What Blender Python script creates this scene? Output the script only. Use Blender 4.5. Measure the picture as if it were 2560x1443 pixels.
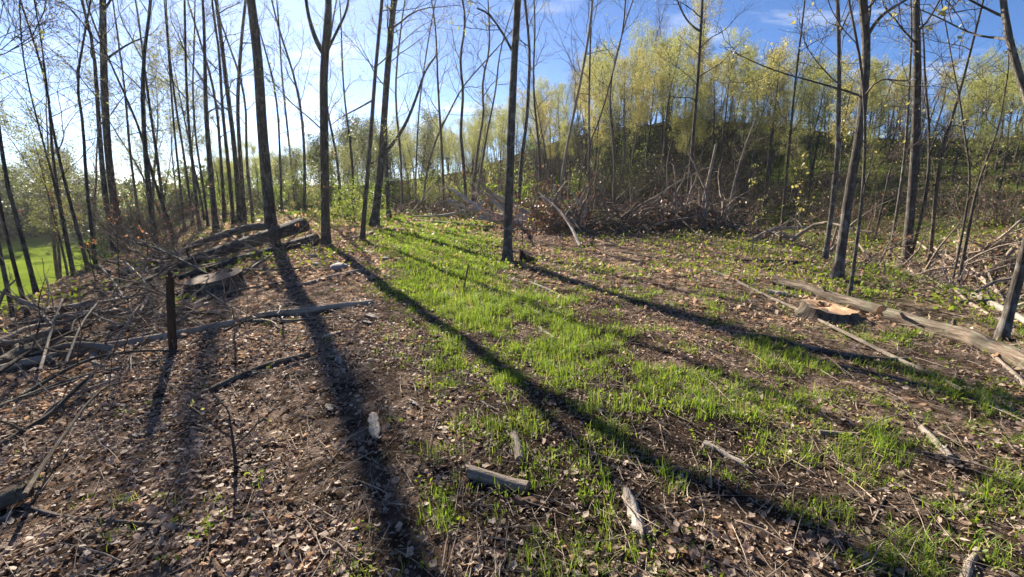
import bpy, math
import numpy as np
from mathutils import Vector, Euler

# ------------------------------------------------------------------ camera, sky, sun, exposure
for o in list(bpy.data.objects):
    bpy.data.objects.remove(o)
scene = bpy.context.scene
COL = scene.collection
FPX, CX, CY, HORIZON, CAM_H = 1100.0, 1280.0, 721.5, 455.0, 1.65
PITCH = math.atan((CY - HORIZON) / FPX)
SUN_AZ, SUN_EL = math.radians(-29.3), math.radians(26.0)

cam_data = bpy.data.cameras.new('camera')
cam_data.sensor_width = 36.0
cam_data.lens = FPX / 2560.0 * 36.0
cam_data.clip_start, cam_data.clip_end = 0.05, 3000.0
cam = bpy.data.objects.new('camera', cam_data)
COL.objects.link(cam)
cam.location = (0, 0, CAM_H)
cam.rotation_euler = (math.pi / 2 - PITCH, 0, 0)
scene.camera = cam

world = bpy.data.worlds.new('World')
scene.world = world
world.use_nodes = True
wn, wl = world.node_tree.nodes, world.node_tree.links
wn.clear()
w_out = wn.new('ShaderNodeOutputWorld')
w_bg = wn.new('ShaderNodeBackground')
w_bg.inputs['Strength'].default_value = 0.05
w_sky = wn.new('ShaderNodeTexSky')
w_sky.sky_type = 'NISHITA'
w_sky.sun_disc = False
w_sky.sun_elevation = SUN_EL
w_sky.sun_rotation = SUN_AZ
w_sky.altitude = 1500
w_sky.air_density = 0.75
w_sky.dust_density = 0.6
w_sky.ozone_density = 8.0
# thin broken cirrus laid on a flat layer above the place
w_tc = wn.new('ShaderNodeTexCoord')
w_sep = wn.new('ShaderNodeSeparateXYZ')
w_add = wn.new('ShaderNodeMath'); w_add.operation = 'ADD'; w_add.inputs[1].default_value = 0.12
w_max = wn.new('ShaderNodeMath'); w_max.operation = 'MAXIMUM'; w_max.inputs[1].default_value = 0.05
w_dx = wn.new('ShaderNodeMath'); w_dx.operation = 'DIVIDE'
w_dy = wn.new('ShaderNodeMath'); w_dy.operation = 'DIVIDE'
w_cmb = wn.new('ShaderNodeCombineXYZ')
w_map = wn.new('ShaderNodeMapping')
w_map.inputs['Scale'].default_value = (0.75, 1.5, 1.0)
w_map.inputs['Rotation'].default_value = (0, 0, 0.5)
w_map.inputs['Location'].default_value = (3.1, 1.4, 0)
w_noise = wn.new('ShaderNodeTexNoise')
w_noise.inputs['Scale'].default_value = 1.3
w_noise.inputs['Detail'].default_value = 9
w_noise.inputs['Roughness'].default_value = 0.62
w_noise.inputs['Distortion'].default_value = 0.4
w_ramp = wn.new('ShaderNodeValToRGB')
w_ramp.color_ramp.elements[0].position = 0.54; w_ramp.color_ramp.elements[0].color = (0, 0, 0, 1)
w_ramp.color_ramp.elements[1].position = 0.80; w_ramp.color_ramp.elements[1].color = (0.75, 0.75, 0.75, 1)
w_mix = wn.new('ShaderNodeMix'); w_mix.data_type = 'RGBA'
w_mix.inputs['B'].default_value = (8.0, 8.2, 8.6, 1)
wl.new(w_tc.outputs['Generated'], w_sep.inputs[0])
wl.new(w_sep.outputs['Z'], w_add.inputs[0]); wl.new(w_add.outputs[0], w_max.inputs[0])
wl.new(w_sep.outputs['X'], w_dx.inputs[0]); wl.new(w_max.outputs[0], w_dx.inputs[1])
wl.new(w_sep.outputs['Y'], w_dy.inputs[0]); wl.new(w_max.outputs[0], w_dy.inputs[1])
wl.new(w_dx.outputs[0], w_cmb.inputs[0]); wl.new(w_dy.outputs[0], w_cmb.inputs[1])
wl.new(w_cmb.outputs[0], w_map.inputs['Vector']); wl.new(w_map.outputs[0], w_noise.inputs['Vector'])
wl.new(w_noise.outputs['Fac'], w_ramp.inputs['Fac']); wl.new(w_ramp.outputs['Color'], w_mix.inputs['Factor'])
wl.new(w_sky.outputs[0], w_mix.inputs['A']); wl.new(w_mix.outputs['Result'], w_bg.inputs['Color'])
wl.new(w_bg.outputs[0], w_out.inputs['Surface'])

sun_data = bpy.data.lights.new('sun', 'SUN')
sun_data.energy = 5.0
sun_data.angle = math.radians(0.53)
sun_data.color = (1.0, 0.91, 0.77)
sun = bpy.data.objects.new('sun', sun_data)
COL.objects.link(sun)
SUNV = Vector((math.sin(SUN_AZ) * math.cos(SUN_EL), math.cos(SUN_AZ) * math.cos(SUN_EL), math.sin(SUN_EL)))
sun.rotation_euler = SUNV.to_track_quat('Z', 'Y').to_euler()
sun.location = SUNV * 60

vs = scene.view_settings
vs.view_transform = 'Standard'
vs.look = 'None'
vs.exposure = 1.8
vs.gamma = 1.0
vs.use_curve_mapping = False
scene.render.engine = 'CYCLES'
cy = scene.cycles
cy.use_denoising = True
cy.denoiser = 'OPENIMAGEDENOISE'
cy.denoising_input_passes = 'RGB_ALBEDO_NORMAL'
cy.denoising_prefilter = 'ACCURATE'
cy.max_bounces = 6
cy.diffuse_bounces = 3
cy.glossy_bounces = 2
cy.transmission_bounces = 4
cy.transparent_max_bounces = 4
cy.volume_bounces = 0
cy.caustics_reflective = cy.caustics_refractive = False
cy.sample_clamp_indirect = 4.0
scene.render.use_persistent_data = False

rng = np.random.default_rng(7)

# ------------------------------------------------------------------ noise, terrain, pixel helpers
_tab = np.random.default_rng(3).random((256, 256))
def vnoise(x, y, s):
    x = np.asarray(x, float) / s + 40.3; y = np.asarray(y, float) / s + 17.7
    xi = np.floor(x).astype(int); yi = np.floor(y).astype(int)
    fx = x - xi; fy = y - yi
    fx = fx * fx * (3 - 2 * fx); fy = fy * fy * (3 - 2 * fy)
    a = _tab[xi & 255, yi & 255]; b = _tab[(xi + 1) & 255, yi & 255]
    c = _tab[xi & 255, (yi + 1) & 255]; d = _tab[(xi + 1) & 255, (yi + 1) & 255]
    return (a * (1 - fx) + b * fx) * (1 - fy) + (c * (1 - fx) + d * fx) * fy
def fnoise(x, y, s):
    return (vnoise(x, y, s) * 4 + vnoise(x + 9.1, y, s / 2) * 2 + vnoise(x, y + 5.3, s / 4)) / 7
def sstep(a, b, v):
    t = np.clip((np.asarray(v, float) - a) / (b - a), 0, 1)
    return t * t * (3 - 2 * t)
_TH = np.array([-180, -75, -50, -40, -30, -15, -5, 2, 12, 21, 30, 38, 45, 60, 90, 180.])
_HC = np.array([0, 0, 0, .2, .5, 1.4, 3.4, 6.0, 8.5, 9.0, 8.0, 6.6, 6.0, 5.6, 4, 0.])
_RB = np.array([60, 60, 60, 55, 46, 42, 42, 42, 41, 40, 34, 22, 15, 13, 14, 60.])
_RC = np.array([110, 110, 110, 105, 95, 84, 75, 66, 62, 62, 66, 72, 74, 74, 74, 120.])
_TT = np.array([7, 7, 7, 7, 8.5, 9, 9.5, 10.5, 11.5, 12, 9.8, 9, 8.6, 8.6, 9, 9.])   # height of the wood above each bearing
def H(x, y):
    x = np.asarray(x, float); y = np.asarray(y, float)
    r = np.hypot(x, y); th = np.degrees(np.arctan2(x, y))
    hc = np.interp(th, _TH, _HC); rb = np.interp(th, _TH, _RB); rc = np.interp(th, _TH, _RC)
    z = hc * sstep(0, 1, (r - rb) / (rc - rb))
    z = z + np.where(r > rc, (r - rc) * -0.02, 0) * (hc > 0.5)
    z = z + (fnoise(x, y, 9) - 0.5) * sstep(20, 40, r) * 1.2
    # bank on the left that falls to the field
    d = -((x + 7.2) * 12 + (y - 6) * 6.5) / 13.65
    z = z - 4.6 * sstep(-0.6, 8.5, d) * sstep(75, 45, th + 90 * (y < 0)) - 0.25 * sstep(-4.5, 0, d)
    far = np.clip(d - 40, 0, 200)
    z = z + far * 0.018
    # gully on the right
    z = z - 1.7 * sstep(7.0, 9.6, x) * sstep(17, 11, x) * sstep(-6, 2, y) * sstep(20, 13, y)
    z = z - 0.7 * sstep(17, 21, r) * sstep(34, 28, r) * sstep(-2, 4, th) * sstep(55, 40, th)
    # small unevenness underfoot
    k = sstep(0.0, 1.5, r)
    z = z + ((fnoise(x, y, 2.2) - 0.5) * 0.16 + (fnoise(x + 31, y, 0.55) - 0.5) * 0.06) * k
    return z

def ray(px, py):
    X = px - CX; Y = CY - py
    return np.array([X, FPX * math.cos(PITCH) + Y * math.sin(PITCH), Y * math.cos(PITCH) - FPX * math.sin(PITCH)]) / FPX
_T = np.geomspace(0.8, 400, 5000)
def G(px, py):
    """the point of the terrain seen at a pixel of the photograph"""
    r = ray(px, py)
    P = r[None, :] * _T[:, None]; P[:, 2] += CAM_H
    k = P[:, 2] - H(P[:, 0], P[:, 1])
    i = np.argmax(k < 0)
    if k[i] >= 0: i = len(_T) - 1
    if i == 0: return P[0]
    f = k[i - 1] / (k[i - 1] - k[i])
    p = P[i - 1] * (1 - f) + P[i] * f
    if px < 620 and py > 540:      # things at the lip of the bank stand on the lip, not on the field below
        t0 = (-.3 - CAM_H) / r[2]
        if p[1] > 1.3 * r[1] * t0: p = r * t0
    p[2] = float(H(p[0], p[1]))
    return p
def PD(px, py, dist):
    """the point on that ray at a forward distance"""
    r = ray(px, py); p = r * (dist / r[1]); p[2] += CAM_H
    return p
def depth(p):
    return p[1] * math.cos(PITCH) - (p[2] - CAM_H) * math.sin(PITCH)

# ------------------------------------------------------------------ mesh helpers
def mk(name, V, Q=None, T=None, bc=None, smooth=True):
    V = np.asarray(V, np.float32)
    Q = np.zeros((0, 4), np.int32) if Q is None else np.asarray(Q, np.int32)
    T = np.zeros((0, 3), np.int32) if T is None else np.asarray(T, np.int32)
    me = bpy.data.meshes.new(name)
    me.vertices.add(len(V)); me.vertices.foreach_set('co', V.ravel())
    nl = Q.size + T.size
    me.loops.add(nl); me.loops.foreach_set('vertex_index', np.concatenate([Q.ravel(), T.ravel()]))
    npoly = len(Q) + len(T)
    me.polygons.add(npoly)
    starts = np.concatenate([np.arange(len(Q)) * 4, Q.size + np.arange(len(T)) * 3]).astype(np.int32)
    me.polygons.foreach_set('loop_start', starts)
    if smooth: me.polygons.foreach_set('use_smooth', np.ones(npoly, bool))
    if bc is not None:
        a = me.attributes.new('bc', 'FLOAT_VECTOR', 'POINT')
        a.data.foreach_set('vector', np.asarray(bc, np.float32).ravel())
    me.update(calc_edges=True)
    return me

class Acc:
    def __init__(s): s.V = []; s.Q = []; s.T = []; s.B = []; s.n = 0
    def add(s, V, Q=None, T=None, B=None):
        s.V.append(V); s.B.append(V if B is None else B)
        if Q is not None and len(Q): s.Q.append(np.asarray(Q) + s.n)
        if T is not None and len(T): s.T.append(np.asarray(T) + s.n)
        s.n += len(V)
    def mesh(s, name, origin=(0, 0, 0), smooth=True):
        V = np.concatenate(s.V) - np.asarray(origin)
        Q = np.concatenate(s.Q) if s.Q else None
        T = np.concatenate(s.T) if s.T else None
        return mk(name, V, Q, T, np.concatenate(s.B), smooth)
    @property
    def empty(s): return s.n == 0

def nrm(v):
    return v / np.maximum(np.linalg.norm(v, axis=-1, keepdims=True), 1e-9)

def tubes(acc, P, R, S, cap=False, rough=0.0, lobes=None):
    """P (M,N,3) centre lines, R (M,N) radii"""
    P = np.asarray(P, float); R = np.asarray(R, float)
    if P.ndim == 2: P = P[None]; R = R[None]
    M, N, _ = P.shape
    if M == 0: return
    T = np.empty_like(P)
    T[:, 1:-1] = P[:, 2:] - P[:, :-2]; T[:, 0] = P[:, 1] - P[:, 0]; T[:, -1] = P[:, -1] - P[:, -2]
    T = nrm(T)
    mean = nrm(P[:, -1] - P[:, 0])
    ref = np.zeros((M, 3)); ref[np.arange(M), np.argmin(np.abs(mean), axis=1)] = 1
    U = nrm(np.cross(T, ref[:, None, :])); W = np.cross(T, U)
    a = np.arange(S) * 2 * np.pi / S
    ca, sa = np.cos(a), np.sin(a)
    RR = np.repeat(R[:, :, None], S, axis=2)
    if rough:
        K = max(3, N // 3); c_ = rng.normal(size=(M, K, S)); c_ = (c_ + np.roll(c_, 1, 2) * .7) * .9
        f_ = np.linspace(0, K - 1.001, N); k_ = f_.astype(int); f_ = (f_ - k_)[None, :, None]
        RR = RR * (1 + rough * (c_[:, k_] * (1 - f_) + c_[:, k_ + 1] * f_))
    if lobes is not None: RR = RR * lobes
    V = P[:, :, None, :] + RR[..., None] * (U[:, :, None, :] * ca[None, None, :, None] + W[:, :, None, :] * sa[None, None, :, None])
    L = np.concatenate([np.zeros((M, 1)), np.cumsum(np.linalg.norm(np.diff(P, axis=1), axis=2), axis=1)], axis=1)
    rb = R[:, :1, None]
    B = np.stack([np.broadcast_to(ca[None, None, :] * rb, RR.shape), np.broadcast_to(sa[None, None, :] * rb, RR.shape),
                  np.broadcast_to(L[:, :, None], RR.shape)], axis=-1)
    B = B + rng.random((M, 1, 1, 3)) * 20
    base = (np.arange(M) * N * S)[:, None, None]
    i = np.arange(N - 1)[None, :, None] * S; j = np.arange(S)[None, None, :]; jn = (j + 1) % S
    Q = np.stack([base + i + j, base + i + jn, base + i + S + jn, base + i + S + j], axis=-1).reshape(-1, 4)
    off = acc.n
    acc.add(V.reshape(-1, 3), Q, None, B.reshape(-1, 3))
    if cap:
        for m in range(M):
            for e in (0, N - 1):
                ring = m * N * S + e * S + np.arange(S)
                c = P[m, e]
                tri = np.stack([np.full(S, M * 0), np.roll(ring, -1), ring], axis=1) if e == 0 else np.stack([np.full(S, 0), ring, np.roll(ring, -1)], axis=1)
                tri = np.stack([np.zeros(S, int), 1 + (np.arange(S) + 1) % S, 1 + np.arange(S)], axis=1) if e == 0 else np.stack([np.zeros(S, int), 1 + np.arange(S), 1 + (np.arange(S) + 1) % S], axis=1)
                rv = V.reshape(-1, 3)[ring]
                acc.add(np.concatenate([rv.mean(0)[None], rv]), None, tri, np.concatenate([B.reshape(-1, 3)[ring[:1]], B.reshape(-1, 3)[ring]]))

def grow(start, d, length, N, wob=0.15, up=0.0):
    M = len(start); P = np.empty((M, N, 3)); P[:, 0] = start; d = nrm(d)
    st = (np.asarray(length) / (N - 1))[:, None]
    for i in range(1, N):
        d = d + rng.normal(size=(M, 3)) * wob; d[:, 2] += up; d = nrm(d)
        P[:, i] = P[:, i - 1] + d * st
    return P

def spawn(P, R, n, t0, t1, a0, a1, upbias=0.0):
    """n children per parent tube: base points, directions, radii, position along it"""
    M, N, _ = P.shape
    t = (np.arange(n)[None, :] + rng.random((M, n))) / n * (t1 - t0) + t0
    f = np.clip(t * (N - 1), 0, N - 1.001); k = f.astype(int); f = f - k
    m = np.arange(M)[:, None]
    p = P[m, k] * (1 - f[..., None]) + P[m, k + 1] * f[..., None]
    tan = nrm(P[m, k + 1] - P[m, k])
    r = R[m, k] * (1 - f) + R[m, k + 1] * f
    az = (np.arange(n)[None, :] * 2.4 + rng.random((M, 1)) * 6.28 + rng.normal(size=(M, n)) * 0.5)
    ref = np.where(np.abs(tan[..., 2:3]) > 0.8, np.array([1., 0, 0]), np.array([0., 0, 1]))
    u = nrm(np.cross(tan, ref)); w = np.cross(tan, u)
    side = u * np.cos(az)[..., None] + w * np.sin(az)[..., None]
    ang = np.radians(a0 + (a1 - a0) * rng.random((M, n)))[..., None]
    d = tan * np.cos(ang) + side * np.sin(ang); d[..., 2] += upbias
    return p.reshape(-1, 3), nrm(d).reshape(-1, 3), r.reshape(-1), t.reshape(-1)

def taper(r0, N, r1):
    k = np.linspace(0, 1, N)[None, :]
    return np.asarray(r0)[:, None] * (1 - k) + np.asarray(r1) * k

def resample(P, N):
    P = np.asarray(P, float)
    s = np.concatenate([[0], np.cumsum(np.linalg.norm(np.diff(P, axis=0), axis=1))])
    # smooth the corners (Chaikin) before resampling
    for _ in range(2):
        Qp = [P[:1]]
        for a, b in zip(P[:-1], P[1:]): Qp.append(np.stack([a * .75 + b * .25, a * .25 + b * .75]))
        Qp.append(P[-1:]); P = np.concatenate(Qp)
    s = np.concatenate([[0], np.cumsum(np.linalg.norm(np.diff(P, axis=0), axis=1))])
    q = np.linspace(0, s[-1], N)
    return np.stack([np.interp(q, s, P[:, i]) for i in range(3)], axis=1)

def quads_leaf(acc, C, size, aspect=0.6, droop=0.0, cup=True):
    """small pointed leaves: two triangles folded along the midrib"""
    M = len(C)
    if M == 0: return
    d = rng.normal(size=(M, 3)); d[:, 2] -= droop; d = nrm(d)
    n = nrm(np.cross(d, rng.normal(size=(M, 3)))); m = np.cross(d, n)
    s = (size * (0.6 + 0.8 * rng.random(M)))[:, None]
    w = s * aspect * 0.5
    V = np.stack([C, C + d * s * .5 + n * w + m * w * .35, C + d * s, C + d * s * .5 - n * w + m * w * .35], axis=1).reshape(-1, 3)
    b = (np.arange(M) * 4)[:, None]
    T = np.concatenate([b + np.array([[0, 1, 2]]), b + np.array([[0, 2, 3]])])
    acc.add(V, None, T)

# ------------------------------------------------------------------ object helpers
def link(name, me, m, parent=None, loc=None, kind=None):
    o = bpy.data.objects.new(name, me); COL.objects.link(o)
    if m is not None and len(me.materials) == 0: me.materials.append(m)
    if parent is not None: o.parent = parent
    if loc is not None: o.location = loc
    if kind: o['kind'] = kind
    return o
def tag(o, label, cat, group=None, kind=None):
    o['label'] = label; o['category'] = cat
    if group: o['group'] = group
    if kind: o['kind'] = kind
    return o
def thing(name, label, cat, loc, group=None, kind=None):
    o = bpy.data.objects.new(name, None); COL.objects.link(o)
    o.location = loc; o.empty_display_size = 0.2
    return tag(o, label, cat, group, kind)
def copy_tree(root, loc, rz=0.0, sc=1.0, label=None, group=None, tilt=(0, 0)):
    r = root.copy(); COL.objects.link(r)
    r.location = loc; r.rotation_euler = (tilt[0], tilt[1], rz)
    r.scale = sc if isinstance(sc, tuple) else (sc, sc, sc)
    if label: r['label'] = label
    if group: r['group'] = group
    for ch in list(root.children):
        c = ch.copy(); COL.objects.link(c); c.parent = r
        for g in list(ch.children):
            q = g.copy(); COL.objects.link(q); q.parent = c
    return r

# ------------------------------------------------------------------ materials
def newmat(name):
    m = bpy.data.materials.new(name); m.use_nodes = True
    nt = m.node_tree; nt.nodes.clear()
    out = nt.nodes.new('ShaderNodeOutputMaterial')
    return m, nt.nodes, nt.links, out
def ramp(nodes, stops):
    r = nodes.new('ShaderNodeValToRGB'); e = r.color_ramp.elements
    while len(e) < len(stops): e.new(0.5)
    for el, (p, c) in zip(e, stops): el.position = p; el.color = (*c, 1)
    return r
def noise(nodes, links, vec, scale, detail=4, rough=.6):
    n = nodes.new('ShaderNodeTexNoise'); n.inputs['Scale'].default_value = scale
    n.inputs['Detail'].default_value = detail; n.inputs['Roughness'].default_value = rough
    if vec is not None: links.new(vec, n.inputs['Vector'])
    return n
def bark(name, dark, mid, light, patch=None, patch_amt=0.5, fiss=30, bump=0.6, rough=.9):
    m, N, L, out = newmat(name)
    at = N.new('ShaderNodeAttribute'); at.attribute_name = 'bc'
    mp = N.new('ShaderNodeMapping'); mp.inputs['Scale'].default_value = (1, 1, 0.14); L.new(at.outputs['Vector'], mp.inputs['Vector'])
    n1 = noise(N, L, mp.outputs[0], fiss, 5, .7)
    n2 = noise(N, L, at.outputs['Vector'], 6, 4, .6)
    r1 = ramp(N, [(.30, dark), (.50, mid), (.72, light)]); L.new(n1.outputs['Fac'], r1.inputs['Fac'])
    col = r1.outputs['Color']
    if patch:
        r2 = ramp(N, [(.52, (0, 0, 0)), (.62, (patch_amt,) * 3)]); L.new(n2.outputs['Fac'], r2.inputs['Fac'])
        mx = N.new('ShaderNodeMix'); mx.data_type = 'RGBA'; L.new(r2.outputs['Color'], mx.inputs['Factor'])
        L.new(col, mx.inputs['A']); mx.inputs['B'].default_value = (*patch, 1); col = mx.outputs['Result']
    oi = N.new('ShaderNodeObjectInfo')
    hv = N.new('ShaderNodeHueSaturation'); L.new(col, hv.inputs['Color'])
    mr = N.new('ShaderNodeMapRange'); mr.inputs['To Min'].default_value = .8; mr.inputs['To Max'].default_value = 1.25
    L.new(oi.outputs['Random'], mr.inputs['Value']); L.new(mr.outputs[0], hv.inputs['Value'])
    b = N.new('ShaderNodeBsdfPrincipled'); L.new(hv.outputs[0], b.inputs['Base Color'])
    b.inputs['Roughness'].default_value = rough; b.inputs['Specular IOR Level'].default_value = .25
    bp = N.new('ShaderNodeBump'); bp.inputs['Strength'].default_value = min(1, bump * 1.5); bp.inputs['Distance'].default_value = .04
    L.new(n1.outputs['Fac'], bp.inputs['Height']); L.new(bp.outputs[0], b.inputs['Normal'])
    L.new(b.outputs[0], out.inputs['Surface'])
    return m
def leafmat(name, cols, trans=.5, tcol=None, rough=.5, spec=.3):
    """thin leaves: colour varies leaf by leaf, light shines through"""
    m, N, L, out = newmat(name)
    g = N.new('ShaderNodeNewGeometry'); oi = N.new('ShaderNodeObjectInfo')
    ad = N.new('ShaderNodeMath'); ad.operation = 'ADD'; L.new(g.outputs['Random Per Island'], ad.inputs[0]); L.new(oi.outputs['Random'], ad.inputs[1])
    fr = N.new('ShaderNodeMath'); fr.operation = 'FRACT'; L.new(ad.outputs[0], fr.inputs[0])
    st = [(i / max(1, len(cols) - 1), c) for i, c in enumerate(cols)]
    r = ramp(N, st); L.new(fr.outputs[0], r.inputs['Fac'])
    b = N.new('ShaderNodeBsdfPrincipled'); L.new(r.outputs['Color'], b.inputs['Base Color'])
    b.inputs['Roughness'].default_value = rough; b.inputs['Specular IOR Level'].default_value = spec
    if trans <= 0:
        L.new(b.outputs[0], out.inputs['Surface']); return m
    t = N.new('ShaderNodeBsdfTranslucent')
    if tcol:
        mu = N.new('ShaderNodeMix'); mu.data_type = 'RGBA'; mu.blend_type = 'MULTIPLY'; mu.inputs['Factor'].default_value = 1
        L.new(r.outputs['Color'], mu.inputs['A']); mu.inputs['B'].default_value = (*tcol, 1); L.new(mu.outputs['Result'], t.inputs['Color'])
    else: L.new(r.outputs['Color'], t.inputs['Color'])
    ms = N.new('ShaderNodeMixShader'); ms.inputs[0].default_value = trans
    L.new(b.outputs[0], ms.inputs[1]); L.new(t.outputs[0], ms.inputs[2]); L.new(ms.outputs[0], out.inputs['Surface'])
    return m

M_BARK_DARK = bark('bark_dark', (.016, .012, .010), (.062, .05, .042), (.17, .145, .125), (.17, .17, .14), .5)
M_BARK_BROWN = bark('bark_brown', (.03, .022, .016), (.095, .072, .052), (.20, .16, .12), (.16, .16, .12), .5)
M_BARK_GREY = bark('bark_grey', (.035, .029, .023), (.11, .09, .073), (.22, .19, .16), (.30, .28, .25), .6)
M_BARK_LOG = bark('log_bark', (.035, .025, .017), (.15, .11, .078), (.36, .29, .22), (.20, .20, .13), .5, fiss=22, bump=1.0)
M_BARK_PALE = bark('bark_pale', (.11, .085, .064), (.27, .22, .17), (.42, .36, .29), (.22, .17, .13), .6)
M_DEADWOOD = bark('dead_wood', (.16, .13, .10), (.42, .36, .30), (.62, .56, .48), (.26, .21, .16), .6, fiss=40)
M_TWIG = bark('twig_bark', (.03, .022, .018), (.085, .065, .052), (.16, .13, .11), bump=.2)
M_TWIG_PURPLE = bark('twig_bark_purple', (.06, .045, .05), (.12, .09, .10), (.19, .15, .16), bump=.2)
M_BRUSH = bark('brush_bark', (.055, .040, .030), (.15, .112, .083), (.30, .235, .18), (.40, .33, .265), .6, bump=.2)
M_BRUSH_PALE = bark('brush_bark_pale', (.11, .085, .062), (.26, .20, .15), (.44, .36, .28), bump=.2)

M_LITTER = leafmat('dead_leaf', [(.23, .155, .105), (.42, .31, .23), (.55, .435, .345), (.31, .205, .14), (.61, .51, .42), (.46, .345, .255), (.13, .085, .06), (.37, .265, .185), (.52, .42, .33)], .42, (1.05, .88, .70), rough=.6, spec=.3)
M_DEADCLUMP = leafmat('dead_foliage', [(.12, .06, .038), (.24, .135, .09), (.30, .19, .13), (.16, .085, .055)], .3, (1, .75, .55))
M_GRASS = leafmat('grass_blade', [(.085, .16, .020), (.145, .25, .026), (.21, .325, .036), (.31, .30, .12), (.11, .205, .022), (.18, .285, .03), (.27, .335, .07)], .55, (1.25, 1.2, .7), rough=.5, spec=.25)
M_HERB = leafmat('herb_leaf', [(.09, .14, .02), (.17, .22, .03), (.24, .27, .045), (.12, .16, .03)], .5, (1.2, 1.25, .6))
M_SPRING = leafmat('spring_leaf', [(.25, .265, .09), (.34, .35, .12), (.30, .32, .11), (.42, .41, .16)], .5, (1.1, 1.08, .7))
M_SPRING_OLIVE = leafmat('spring_leaf_olive', [(.15, .165, .06), (.22, .235, .08), (.26, .26, .10), (.19, .185, .08)], .45, (1.1, 1.1, .7))
M_SPRING_GOLD = leafmat('spring_leaf_gold', [(.30, .275, .11), (.40, .365, .14), (.35, .32, .13), (.46, .42, .19)], .5, (1.1, 1.05, .7))
M_GREEN = leafmat('green_leaf', [(.09, .13, .025), (.15, .19, .04), (.20, .235, .05), (.11, .14, .03)], .5, (1.15, 1.35, .6))
M_DENSE = leafmat('dense_dark_leaf', [(.055, .07, .025), (.10, .12, .035), (.15, .165, .05), (.08, .09, .035)], .3, (1.1, 1.1, .7))
M_ORANGE = leafmat('young_red_leaf', [(.34, .18, .09), (.38, .24, .12), (.28, .14, .08), (.42, .29, .14)], .5, (1.2, .9, .6))
M_CHIP = leafmat('wood_chip', [(.05, .035, .026), (.20, .14, .10), (.33, .25, .185), (.11, .075, .052), (.44, .35, .27), (.08, .054, .04)], .2, rough=.7)

def wood_cut(name, c0, c1, c2):
    m, N, L, out = newmat(name)
    at = N.new('ShaderNodeAttribute'); at.attribute_name = 'bc'
    wv = N.new('ShaderNodeTexWave'); wv.wave_type = 'RINGS'; wv.rings_direction = 'Z'
    wv.inputs['Scale'].default_value = 22; wv.inputs['Distortion'].default_value = 3.5; wv.inputs['Detail'].default_value = 4
    L.new(at.outputs['Vector'], wv.inputs['Vector'])
    n = noise(N, L, at.outputs['Vector'], 9, 5, .7)
    mx = N.new('ShaderNodeMath'); mx.operation = 'MULTIPLY_ADD'; mx.inputs[1].default_value = .35
    L.new(wv.outputs['Fac'], mx.inputs[0]); L.new(n.outputs['Fac'], mx.inputs[2])
    r = ramp(N, [(.35, c0), (.62, c1), (.95, c2)]); L.new(mx.outputs[0], r.inputs['Fac'])
    b = N.new('ShaderNodeBsdfPrincipled'); L.new(r.outputs['Color'], b.inputs['Base Color']); b.inputs['Roughness'].default_value = .9; b.inputs['Specular IOR Level'].default_value = .08
    bp = N.new('ShaderNodeBump'); bp.inputs['Strength'].default_value = .5; bp.inputs['Distance'].default_value = .01
    L.new(mx.outputs[0], bp.inputs['Height']); L.new(bp.outputs[0], b.inputs['Normal'])
    L.new(b.outputs[0], out.inputs['Surface'])
    return m
M_CUT_FRESH = wood_cut('fresh_cut_wood', (.36, .20, .10), (.58, .37, .21), (.70, .50, .32))
M_CUT_GREY = wood_cut('weathered_cut_wood', (.08, .058, .042), (.18, .135, .10), (.29, .225, .175))
M_ROT = bark('rotten_wood', (.03, .018, .012), (.09, .055, .035), (.20, .12, .075), fiss=24, bump=1.0)

def rockmat():
    m, N, L, out = newmat('field_stone')
    tc = N.new('ShaderNodeTexCoord'); n = noise(N, L, tc.outputs['Object'], 9, 6, .65)
    r = ramp(N, [(.3, (.14, .12, .11)), (.55, (.32, .28, .26)), (.75, (.45, .41, .39))]); L.new(n.outputs['Fac'], r.inputs['Fac'])
    b = N.new('ShaderNodeBsdfPrincipled'); L.new(r.outputs['Color'], b.inputs['Base Color']); b.inputs['Roughness'].default_value = .85
    bp = N.new('ShaderNodeBump'); bp.inputs['Strength'].default_value = .6; bp.inputs['Distance'].default_value = .03
    L.new(n.outputs['Fac'], bp.inputs['Height']); L.new(bp.outputs[0], b.inputs['Normal']); L.new(b.outputs[0], out.inputs['Surface'])
    return m
M_ROCK = rockmat()

# ------------------------------------------------------------------ where grass and litter lie
_PY = np.array([-3, 1.5, 3.0, 4.4, 7.4, 11.3, 18.0, 22, 26]); _PX = np.array([.5, .35, .25, .0, -.95, -1.9, -3.6, -7.2, -10.5])
_PW = np.array([.8, .85, .95, 1.05, 1.25, 1.6, 2.6, 4.2, 4.5])
def path_mask(x, y):
    d = np.abs(x - np.interp(y, _PY, _PX)) / np.interp(y, _PY, _PW)
    n = fnoise(x, y, 1.3)
    return sstep(1.35, .55, d + (n - .5) * 1.1) * sstep(31, 26, y)
def grass_mask(x, y):
    p = path_mask(x, y)
    n = .42 * fnoise(x + 3, y + 8, .9) + .58 * fnoise(x + 13, y + 1, .26)
    near = sstep(2.0, 6.0, y)
    pm = p * (.5 * sstep(.43, .58, n) + .6 * near * sstep(.36, .54, n + .34 * sstep(4.5, 8.5, y)))
    right = sstep(.3, 1.3, x) * sstep(9, 5, np.abs(x)) * sstep(14, 7, y) * .6 * sstep(.46, .62, n)
    side = sstep(2, 6, x) * sstep(5, 9, y) * sstep(17, 12, y) * .42 * sstep(.42, .62, n)
    left = .07 * sstep(.55, .72, n) + .3 * sstep(-3, -6, x) * sstep(7, 13, y) * sstep(.45, .7, n)
    # worn dark wheel rut along the left of the track
    rut = np.exp(-((x + 1.05 - (4.2 - y) * .12) / .35) ** 2) * sstep(6.0, 4.6, y) * sstep(1.2, 2.5, y)
    return np.clip(np.maximum(np.maximum(pm, right), np.maximum(side, left)) * (1 - .75 * rut), 0, 1)
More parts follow.
